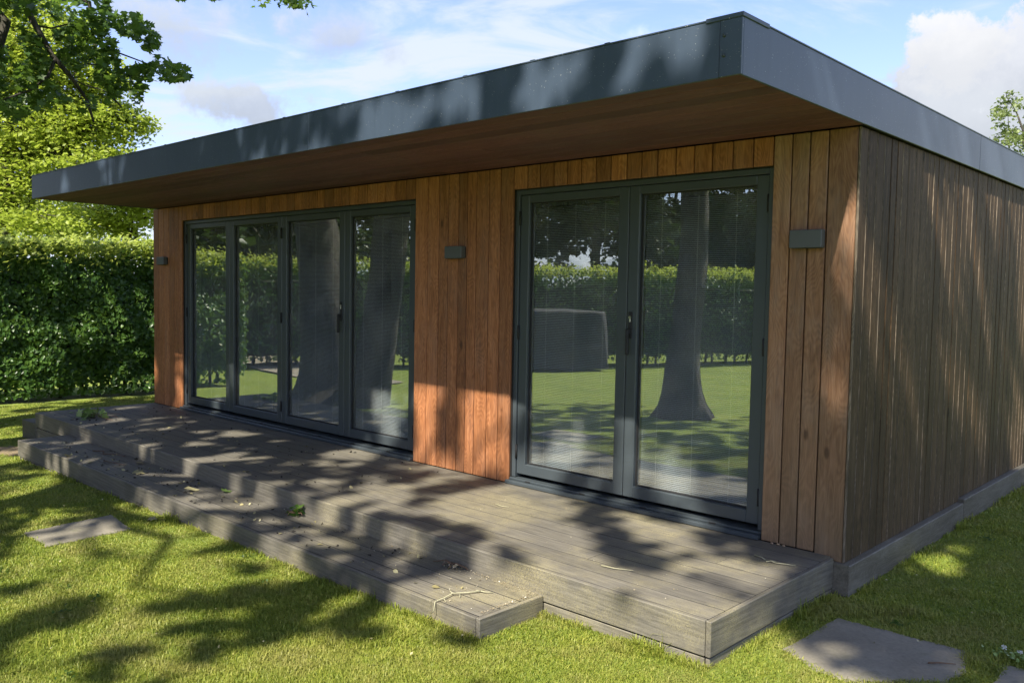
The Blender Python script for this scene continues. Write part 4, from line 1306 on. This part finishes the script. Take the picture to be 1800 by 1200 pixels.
crown_tree('birch_tree', 'thin pale green treetop showing above the roof at the right', (pb[0], pb[1], 0.1), 7.2, 0.14, blobs_px([
    (1770, 172, 27, (0.22, 0.22, 0.38), 107), (1772, 205, 27, (0.5, 0.5, 0.35), 233), (1800, 190, 27, (0.4, 0.4, 0.4), 197), (1765, 240, 27, (0.65, 0.65, 0.4), 377), (1815, 240, 27, (0.7, 0.7, 0.5), 449), (1790, 290, 27, (0.9, 0.9, 0.6), 629), (1840, 210, 27, (0.6, 0.6, 0.5), 314), (1830, 330, 27, (1.2, 1.2, 0.8), 719)]),
    MAT['ash'], 0, 0.13, droop=0.9)
# dark trees beyond the far hedge, mirrored in the glass
lab = ['dark evergreen tree beyond the far end of the mirrored hedge', 'dark tree behind the mirrored hedge left of the covered furniture', 'dark broad tree behind the mirrored hedge near the sycamore trunk',
       'dark tree behind the mirrored hedge at the near end', 'dark tall tree behind the mirrored gravel drive', 'dark tree behind the left hedge, mirrored in the first door pane', 'dark tree rising beyond the mirrored hedge corner', 'tall dark tree in the second row behind the far hedge', 'tall dark tree deep behind the far hedge, right of the mirrored trunk', 'tall dark tree far behind the gravel drive', 'tall dark tree at the far end of the second row', 'dark tree just behind the near end of the far hedge']
for (bx, by, hh), lb in zip(((-13.0, -34.0, 12.0), (-16.0, -30.0, 11.0), (-17.8, -27.0, 12.5), (-10.0, -38.0, 12.0), (-22.5, -10.5, 10.5), (-20.0, -7.4, 9.0), (-19.8, -23.5, 11.0), (-21.5, -20.0, 12.0), (-15.2, -33.5, 13.0), (-26.0, -13.5, 12.0), (-21.5, -28.0, 14.0), (-24.0, -16.5, 11.0)), lab):
    bl = []
    for i in range(20):
        a_ = random.uniform(0, 2 * math.pi); rr_ = random.uniform(0.5, 3.4)
        bl.append(((bx + rr_ * math.cos(a_), by + rr_ * math.sin(a_), random.uniform(1.6, hh)), (1.6, 1.6, 1.2), 620))
    crown_tree('evergreen_tree', lb, (bx, by, -0.25), hh * 0.6, 0.22, bl, MAT['darkleaf'], 0, 0.34, droop=0.2, branchy=False)

# ------------------------------------------------------------------ covered furniture by the far hedge
t = thing('covered_furniture', (-11.45, -11.1, -0.22), 'box-shaped garden furniture under a charcoal cover beside the far hedge, mirrored in the door', 'furniture cover')
cv = MB()
ang = math.atan2(-10.8, 6.4)
ca, sa = math.cos(ang), math.sin(ang)
N_ = 44
rings = []
for lv, (zz, sc_, fold) in enumerate(((0.10, 1.05, 0.07), (0.35, 1.02, 0.055), (0.9, 0.985, 0.035), (1.34, 0.96, 0.012), (1.40, 0.945, 0.006), (1.42, 0.7, 0.0), (1.44, 0.2, 0.0))):
    ring = []
    for k_ in range(N_):
        th_ = 2 * math.pi * k_ / N_
        cx_, sx_ = math.cos(th_), math.sin(th_)
        p_ = 14.0
        rr_ = (abs(cx_) ** p_ + abs(sx_) ** p_) ** (-1 / p_)
        lx = 1.05 * rr_ * cx_ * sc_; ly = 0.55 * rr_ * sx_ * sc_
        w_ = 1 + fold * math.sin(th_ * 9 + lv * 0.5) + fold * 0.7 * math.sin(th_ * 17)
        lx, ly = lx * w_, ly * w_
        ring.append((-11.45 + lx * ca - ly * sa, -11.1 + lx * sa + ly * ca, -0.22 + zz))
    rings.append(ring)
vs = [p for r_ in rings for p in r_]
fs = [(a * N_ + k_, a * N_ + (k_ + 1) % N_, (a + 1) * N_ + (k_ + 1) % N_, (a + 1) * N_ + k_) for a in range(len(rings) - 1) for k_ in range(N_)]
fs.append(tuple((len(rings) - 1) * N_ + k_ for k_ in range(N_)))
cv.add(vs, fs)
cv.build('fabric_cover', MAT['cover'], t, True)
hm = MB()
hm.tube([tuple(np.array(p) + np.array([0, 0, -0.01])) for p in rings[0]] + [rings[0][0]], [0.018] * (N_ + 1), 6)
hm.build('hem', MAT['seal'], t, True)

# ------------------------------------------------------------------ lawn blades
NB = 2100000
# sample by distance from the camera so that the near lawn is densest
ang_ = rng.uniform(math.radians(43.1 - 44), math.radians(43.1 + 52), NB)
rad_ = 1.7 + 13.5 * rng.random(NB) ** 2.3
bx = CAM[0] - np.sin(ang_) * rad_
by = CAM[1] + np.cos(ang_) * rad_
inside = (bx < 3.8) & (bx > -13.5)
inside &= ~((bx > DECK_X0 + 0.02) & (bx < DECK_X1 - 0.006) & (by > DECK_Y + 0.008))
inside &= ~((bx > STEP_X0 + 0.01) & (bx < STEP_X1 - 0.005) & (by > STEP_Y + 0.006) & (by < 0))
inside &= ~((bx > -8.62) & (bx < -8.2) & (by > DECK_Y + 0.01) & (by < 0.0))
inside &= ~((bx > -8.23) & (bx < 0.042) & (by > -0.03))
inside &= ~((bx < -11.6 + 0.163 * by))
for s_ in SLABS:
    c_ = np.mean(s_, axis=0)
    inside &= ~in_poly(bx, by, [tuple(c_ + (np.array(q) - c_) * 0.94) for q in s_])
# worn soil beside the left end of the step, thin turf against the deck
soil = np.exp(-(((bx + 7.75) / 0.55) ** 2 + ((by + 1.62) / 0.16) ** 2)) + 0.5 * np.exp(-(((bx + 0.93) / 0.22) ** 2 + ((by + 1.33) / 0.08) ** 2))
inside &= rng.random(NB) > soil * 0.62
u_, v_, z_ = pix(np.column_stack([bx, by, gz(bx, by)]))
inside &= (u_ > -160) & (u_ < 1960) & (v_ < 1330)
far = rad_ > 5.5
bx, by, rad_, far = bx[inside], by[inside], rad_[inside], far[inside]
n = len(bx)
print('grass blades', n)
patch = vnoise2(bx, by, 51, 0.5) * 0.6 + vnoise2(bx, by, 52, 0.13) * 0.4
hgt = rng.uniform(0.009, 0.021, n) * (0.75 + 0.6 * patch) * np.where(rng.random(n) < 0.03, 1.6, 1.0)
wid = rng.uniform(0.0011, 0.0021, n) * np.clip(rad_ / 3.5, 0.9, 3.0)
# longer uncut tufts against the timber and round the stones
edge = np.minimum(np.abs(by - STEP_Y) + 10 * ((bx < STEP_X0) | (bx > STEP_X1)), np.abs(bx - DECK_X1) + 10 * ((by < DECK_Y) | (by > 0)))
edge = np.minimum(edge, np.abs(by - DECK_Y) + 10 * ((bx < STEP_X1) | (bx > DECK_X1)))
edge = np.minimum(edge, np.abs(bx - 0.043) + 10 * (by < 0))
hgt *= np.where((edge < 0.05) & (vnoise2(bx, by, 53, 0.12) > 0.45), rng.uniform(1.3, 2.6, n), 1.0)
hgt *= np.where(vnoise2(bx, by, 54, 0.22) > 0.80, 1.7, 1.0)
yaw = rng.uniform(0, 2 * math.pi, n)
lean = np.abs(rng.normal(0.75, 0.42, n))
dx, dy = np.cos(yaw), np.sin(yaw)
sx, sy = -dy * wid, dx * wid
z0 = gz(bx, by) - 0.006
V = np.empty((n, 5, 3), np.float32)
V[:, 0] = np.column_stack([bx - sx, by - sy, z0])
V[:, 1] = np.column_stack([bx + sx, by + sy, z0])
mx_, my_ = bx + dx * hgt * lean * 0.42, by + dy * hgt * lean * 0.42
zm = z0 + 0.006 + hgt * 0.60
V[:, 2] = np.column_stack([mx_ - sx * 0.75, my_ - sy * 0.75, zm])
V[:, 3] = np.column_stack([mx_ + sx * 0.75, my_ + sy * 0.75, zm])
V[:, 4] = np.column_stack([bx + dx * hgt * lean * 1.25, by + dy * hgt * lean * 1.25, z0 + 0.006 + hgt * np.clip(1.05 - 0.35 * lean, 0.4, 1)])
Tf = np.array([(0, 1, 3), (0, 3, 2), (2, 3, 4)])
F = (Tf[None] + (np.arange(n) * 5)[:, None, None]).reshape(-1, 3)
tint = np.clip(0.18 + 0.55 * patch + rng.normal(0, 0.2, n) + np.where(rng.random(n) < 0.06, 0.5, 0), 0, 1)
grass = tri_mesh('grass', V.reshape(-1, 3), F, MAT['blade'], None, np.repeat(tint, 5))
tag(grass, 'short mown grass of the lawn around the deck', 'grass', kind='stuff')

# lawn weeds: little rosettes of daisy and clover leaves
k_ = 90
wx = rng.uniform(-4.5, 2.0, k_); wy = rng.uniform(-3.4, 2.5, k_)
ok = ~((wx > STEP_X0) & (wx < 0.08) & (wy > STEP_Y - 0.03)) & ((wx > 0.08) | (wy < -1.8))
for s_ in SLABS:
    ok &= ~in_poly(wx, wy, s_)
wx, wy = wx[ok], wy[ok]
idx_ = rng.integers(0, len(wx), len(wx) * 14)
P = np.column_stack([wx[idx_] + rng.normal(0, 0.022, len(idx_)), wy[idx_] + rng.normal(0, 0.022, len(idx_)), gz(wx[idx_], wy[idx_]) + rng.uniform(0.010, 0.022, len(idx_))])
Vw, Fw, tw = leaf_cloud(P, rng.uniform(0.012, 0.026, len(P)), OVAL, spread=0.35)
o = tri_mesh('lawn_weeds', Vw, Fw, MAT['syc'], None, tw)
tag(o, 'low clover and daisy leaves growing among the grass', 'weeds', kind='stuff')

# bare soil showing through beside the step ends
for (cx_, cy_, ax, ay, lb) in ((-7.75, -1.63, 0.55, 0.20, 'bare brown soil patch beside the left end of the front step'),):
    mb = MB()
    k_ = 20
    vs = [(cx_, cy_, float(gz(cx_, cy_)) + 0.016)]
    for r_, dz in ((0.55, 0.014), (1.0, -0.004)):
        for i in range(k_):
            a_ = 2 * math.pi * i / k_
            q = r_ * (1 + random.uniform(-0.15, 0.15))
            x_, y_ = cx_ + ax * q * math.cos(a_), cy_ + ay * q * math.sin(a_)
            vs.append((x_, y_, float(gz(x_, y_)) + dz + random.uniform(-0.004, 0.004)))
    fs = [(0, 1 + i, 1 + (i + 1) % k_) for i in range(k_)] + [(1 + i, 1 + k_ + i, 1 + k_ + (i + 1) % k_, 1 + (i + 1) % k_) for i in range(k_)]
    mb.add(vs, fs)
    o = mb.build('soil_patch', MAT['soil'], None, True)
    tag(o, lb, 'soil', kind='stuff')


# ------------------------------------------------------------------ twigs, leaves and bits lying about
def twig(name, label, path, r0, mat, shoots=(), cat='twig'):
    t = thing(name, path[0], label, cat)
    mb = MB()
    n_ = len(path)
    mb.tube(path, [r0 * (1 - 0.55 * i / (n_ - 1)) for i in range(n_)], 6)
    mb.build('stem', mat, t, True)
    for sh in shoots:
        MB().tube(sh, [r0 * 0.6] + [r0 * 0.3] * (len(sh) - 1), 5).build('side_shoot', mat, t, True)
    return t


def leaf_thing(name, label, x, y, z, size, mat, template=SYC, yaw=None, tilt=0.35, cat='leaf'):
    o = None
    P = np.array([[x, y, z + size * 0.12]])
    V, F, tn = leaf_cloud(P, [size], template, up=(random.uniform(-tilt, tilt), random.uniform(-tilt, tilt), 1), spread=0.05)
    V[:, 2] = np.maximum(V[:, 2], z + 0.003)
    o = tri_mesh(name, V, F, mat, None, tn)
    return tag(o, label, cat)


def sprig(name, label, x, y, z, n_, spread, size, mat, stem_to=None, template=SYC):
    t = thing(name, (x, y, z), label, 'leaf sprig')
    P = np.column_stack([rng.normal(x, spread[0], n_), rng.normal(y, spread[1], n_), z + np.abs(rng.normal(0.015, spread[2], n_))])
    V, F, tn = leaf_cloud(P, rng.uniform(size * .7, size * 1.2, n_), template, spread=0.9)
    V[:, 2] = np.maximum(V[:, 2], z + 0.002)
    tri_mesh('leaves', V, F, mat, t, tn)
    mb = MB()
    st = stem_to or [(x + 0.1, y + 0.05, z + 0.01)]
    for e_ in st:
        mb.tube(bough((x, y, z + 0.02), e_, 0.01, 5, 0.008), [0.004, 0.0036, 0.003, 0.0025, 0.002], 5)
    mb.build('stem', MAT['twig_brown'], t, True)
    return t


DZ, SZ = DECK_Z + 0.001, STEP_Z + 0.001
sprig('leafy_sprig', 'bunch of wilted green leaves on the far left of the deck', -7.541, -1.002, DZ, 46, (0.13, 0.05, 0.03), 0.075, MAT['greenleaf'], [(-7.25, -0.82, DZ + 0.015), (-7.10, -0.93, DZ + 0.01), (-7.3, -0.75, DZ + 0.03)])
sprig('leafy_sprig', 'small dark green sprig on the step against the deck face', -3.111, -1.345, SZ, 16, (0.025, 0.02, 0.02), 0.05, MAT['hedge'], [(-3.16, -1.40, SZ + 0.01), (-3.02, -1.36, SZ + 0.02), (-3.10, -1.42, SZ + 0.012)])
sprig('brown_sprig', 'clump of dry brown twiggy bits on the step below the deck edge', -1.60, -1.33, SZ, 22, (0.03, 0.012, 0.008), 0.022, MAT['petal'], [(-1.74, -1.35, SZ + 0.006), (-1.50, -1.315, SZ + 0.006), (-1.66, -1.36, SZ + 0.01)], KITE)
for x, y, z, s_, mt_, tp_, lb in ((-4.009, -1.35, SZ, 0.085, MAT['greenleaf'], SYC, 'bright green fallen leaf on the middle of the front step'),
                                (-5.038, -1.551, SZ, 0.10, MAT['deadleaf'], SYC, 'pale dry fallen leaf left of centre on the front step'),
                                (-4.211, -1.52, SZ, 0.12, MAT['deadleaf'], OVAL, 'long pale fallen leaf on the step left of the bright green leaf'),
                                (-5.436, -1.37, SZ, 0.085, MAT['deadleaf'], SYC, 'curled buff leaf on the step against the deck face'),
                                (-6.131, -1.70, SZ, 0.085, MAT['deadleaf'], SYC, 'dry brown leaf at the front edge of the step, far left'),
                                (-5.75, -1.66, SZ, 0.07, MAT['greenleaf'], SYC, 'small green leaf at the front edge of the step, far left'),
                                (-1.426, -1.613, SZ, 0.045, MAT['deadleaf'], OVAL, 'small orange-brown leaf beside the long twig on the step'),
                                (-4.09, -1.87, float(gz(-4.09, -1.87)) + 0.02, 0.07, MAT['deadleaf'], SYC, 'pale crumpled leaf on the grass by the foot of the step'),
                                (-9.6, -1.2, float(gz(-9.6, -1.2)) + 0.03, 0.12, MAT['deadleaf'], SYC, 'pale fallen leaf on the lawn beyond the left end of the deck')):
    leaf_thing('fallen_leaf', lb, x, y, z, s_, mt_, tp_)
twig('lichen_twig', 'long pale lichen-covered twig lying over the front edge of the step',
     [(-1.22, -1.49, SZ + 0.006), (-1.25, -1.56, SZ + 0.008), (-1.285, -1.63, SZ + 0.012), (-1.27, -1.70, SZ + 0.010), (-1.272, -1.755, SZ + 0.006), (-1.262, -1.772, SZ - 0.03), (-1.29, -1.785, SZ - 0.075)], 0.0042, MAT['twig'],
     [[(-1.285, -1.63, SZ + 0.012), (-1.33, -1.61, SZ + 0.016)], [(-1.262, -1.60, SZ + 0.010), (-1.235, -1.625, SZ + 0.004)], [(-1.27, -1.70, SZ + 0.010), (-1.24, -1.715, SZ + 0.003)]])
twig('yellow_twig', 'short yellow-green twig on the step near its right end', [(-1.25, -1.50, SZ + 0.004), (-1.20, -1.49, SZ + 0.007), (-1.17, -1.46, SZ + 0.004)], 0.004, MAT['twig'], [[(-1.22, -1.495, SZ + 0.006), (-1.235, -1.465, SZ + 0.004)]])
twig('lichen_twig', 'pale twig on the deck boards right of centre', [(-0.82, -1.035, DZ + 0.004), (-0.75, -1.03, DZ + 0.006), (-0.66, -0.985, DZ + 0.004)], 0.004, MAT['twig'])
twig('lichen_twig', 'pale twig on the deck below the weathered boards', [(-0.36, -0.30, DZ + 0.004), (-0.31, -0.315, DZ + 0.006), (-0.28, -0.335, DZ + 0.004)], 0.004, MAT['twig'])
twig('lichen_twig', 'thin bent pale twig nearest the right back corner of the deck', [(-0.262, -0.36, DZ + 0.004), (-0.245, -0.34, DZ + 0.007), (-0.22, -0.35, DZ + 0.006), (-0.125, -0.31, DZ + 0.004)], 0.004, MAT['twig'], [[(-0.245, -0.34, DZ + 0.007), (-0.225, -0.325, DZ + 0.006)]])
twig('dark_twig', 'dark thin twig lying on the step near its left end', [(-6.25, -1.45, SZ + 0.005), (-6.12, -1.40, SZ + 0.012), (-6.02, -1.45, SZ + 0.008), (-5.9, -1.385, SZ + 0.014), (-5.76, -1.36, SZ + 0.008)], 0.005, MAT['twig_brown'])
twig('dark_twig', 'dark thin twig beside the buff leaf on the step', [(-5.72, -1.56, SZ + 0.005), (-5.58, -1.545, SZ + 0.01), (-5.42, -1.50, SZ + 0.006)], 0.004, MAT['twig_brown'])
twig('pale_twig', 'pale little twig on the deck in front of the right-hand doors', [(-2.06, -0.53, DZ + 0.004), (-2.0, -0.54, DZ + 0.005), (-1.95, -0.52, DZ + 0.004)], 0.003, MAT['twig'])
twig('dark_twig', 'thin dark twig on the big right-hand stepping stone', [(0.62, -0.62, 0.055), (0.66, -0.585, 0.057), (0.71, -0.55, 0.056)], 0.004, MAT['twig_brown'])
for x, y, lb in ((-0.395, -0.03, 'tan pebble in the corner under the weathered boards'), (-0.36, -0.026, 'orange-tan pebble between the two other pebbles at the wall foot'), (-0.325, -0.03, 'round pale pebble by the wall foot, rightmost of three')):
    mb = MB()
    for k_ in range(5):
        pass
    rr_ = random.uniform(0.007, 0.010)
    nn, mm = 8, 5
    vs, fs = [], []
    for i in range(mm + 1):
        ph = math.pi * i / mm
        for j in range(nn):
            th_ = 2 * math.pi * j / nn
            vs.append((x + rr_ * 1.3 * math.sin(ph) * math.cos(th_), y + rr_ * math.sin(ph) * math.sin(th_), DZ + rr_ * 0.7 + rr_ * 0.75 * math.cos(ph)))
    for i in range(mm):
        for j in range(nn):
            fs.append((i * nn + j, (i + 1) * nn + j, (i + 1) * nn + (j + 1) % nn, i * nn + (j + 1) % nn))
    mb.add(vs, fs)
    tag(mb.build('pebble', MAT['pebble'] if 'pebble' in MAT else MAT.setdefault('pebble', simple('pebble_stone', (0.30, 0.21, 0.13), 0.6, var=0.4, scale=60)), None, True), lb, 'pebble', 'pebbles at the wall foot')

# clover patch by the bottom right stone
cx_, cy_ = 0.86, -0.30
t = thing('clover_patch', (cx_, cy_, float(gz(cx_, cy_))), 'small clover plant with white flowers beside the bottom right stone', 'clover')
P = np.column_stack([rng.normal(cx_, 0.05, 40), rng.normal(cy_, 0.03, 40), float(gz(cx_, cy_)) + rng.uniform(0.02, 0.045, 40)])
V, F, tn = leaf_cloud(P, rng.uniform(0.015, 0.03, 40), OVAL, spread=0.4)
tri_mesh('leaves', V, F, MAT['greenleaf'], t, tn)
for ox, oy in ((-0.03, 0.01), (0.035, -0.005)):
    P = np.column_stack([rng.normal(cx_ + ox, 0.004, 26), rng.normal(cy_ + oy, 0.004, 26), float(gz(cx_, cy_)) + 0.05 + rng.normal(0, 0.004, 26)])
    V, F, tn = leaf_cloud(P, rng.uniform(0.007, 0.011, 26), OVAL, spread=1.5)
    tri_mesh('flower_head', V, F, MAT['flower'], t, tn)

# fine litter: bud scales, petals and crumbs too small to count
Ls = []
k_ = 620
x = rng.uniform(DECK_X0 + 0.1, DECK_X1 - 0.05, k_); y = rng.uniform(DECK_Y + 0.03, -0.05, k_)
dens = 0.35 + 0.65 * (vnoise2(x, y, 61, 0.6) > 0.55)
ok = rng.random(k_) < dens
Ls.append(np.column_stack([x[ok], y[ok], np.full(ok.sum(), DZ + 0.003)]))
k_ = 560
x = STEP_X0 + 0.1 + (STEP_X1 - STEP_X0 - 0.12) * rng.random(k_) ** 0.7; y = rng.uniform(STEP_Y + 0.03, DECK_Y - 0.02, k_)
Ls.append(np.column_stack([x, y, np.full(k_, SZ + 0.003)]))
k_ = 170      # drifts in the angle between step and deck and along the step's end
x = STEP_X1 - 0.03 - np.abs(rng.normal(0, 0.35, k_)); y = DECK_Y - 0.012 - np.abs(rng.normal(0, 0.03, k_))
Ls.append(np.column_stack([x, y, np.full(k_, SZ + 0.003) + rng.uniform(0, 0.006, k_)]))
k_ = 120
x = STEP_X1 - 0.03 - np.abs(rng.normal(0, 0.012, k_)); y = rng.uniform(STEP_Y + 0.05, DECK_Y - 0.02, k_)
Ls.append(np.column_stack([x, y, np.full(k_, SZ + 0.003) + rng.uniform(0, 0.005, k_)]))
P = np.vstack(Ls)
V, F, tn = leaf_cloud(P, rng.uniform(0.003, 0.0095, len(P)) * np.where(rng.random(len(P)) < 0.06, 1.7, 1.0), KITE, spread=0.35)
o = tri_mesh('fine_litter', V, F, MAT['petal'], None, tn)
tag(o, 'pale bud scales and crumbs scattered over deck and step', 'litter', kind='stuff')
k_ = 150
P = np.column_stack([rng.uniform(-7.9, -3.0, k_), rng.uniform(-1.25, -0.1, k_), np.full(k_, DZ + 0.003)])
P2 = np.column_stack([rng.uniform(-7.0, -2.0, 110), rng.uniform(-1.7, -1.32, 110), np.full(110, SZ + 0.003)])
P = np.vstack([P, P2])
V, F, tn = leaf_cloud(P, rng.uniform(0.012, 0.036, len(P)), KITE, spread=0.6)
o = tri_mesh('dark_litter', V, F, MAT['darklitter'] if 'darklitter' in MAT else MAT.setdefault('darklitter', simple('dark_leaf_crumbs', (0.03, 0.026, 0.02), 0.9, var=0.4)), None, tn)
tag(o, 'dark leaf crumbs scattered over the left part of the deck', 'litter', kind='stuff')
P = np.vstack([np.column_stack([rng.uniform(-7.5, -3.0, 40), rng.uniform(-1.25, -0.2, 40), np.full(40, DZ + 0.005)]),
               np.column_stack([rng.uniform(-6.9, -1.2, 70), rng.uniform(-1.70, -1.32, 70), np.full(70, SZ + 0.005)])])
V, F, tn = leaf_cloud(P, rng.uniform(0.014, 0.04, len(P)), OVAL, spread=0.5)
o = tri_mesh('leaf_scraps', V, F, MAT['deadleaf'], None, tn)
tag(o, 'dry buff leaf scraps scattered over the step and the left of the deck', 'litter', kind='stuff')
k_ = 260
x = rng.uniform(-5.5, 2.2, k_); y = rng.uniform(-3.2, 2.5, k_)
ok = ~((x > STEP_X0) & (x < 0.05) & (y > STEP_Y)) & ((x > 0.05) | (y < -1.4))
P = np.column_stack([x[ok], y[ok], gz(x[ok], y[ok]) + 0.028])
V, F, tn = leaf_cloud(P, rng.uniform(0.008, 0.022, len(P)), KITE, spread=0.5)
o = tri_mesh('lawn_litter', V, F, MAT['deadleaf'], None, tn)
tag(o, 'pale leaf fragments scattered on the lawn', 'litter', kind='stuff')
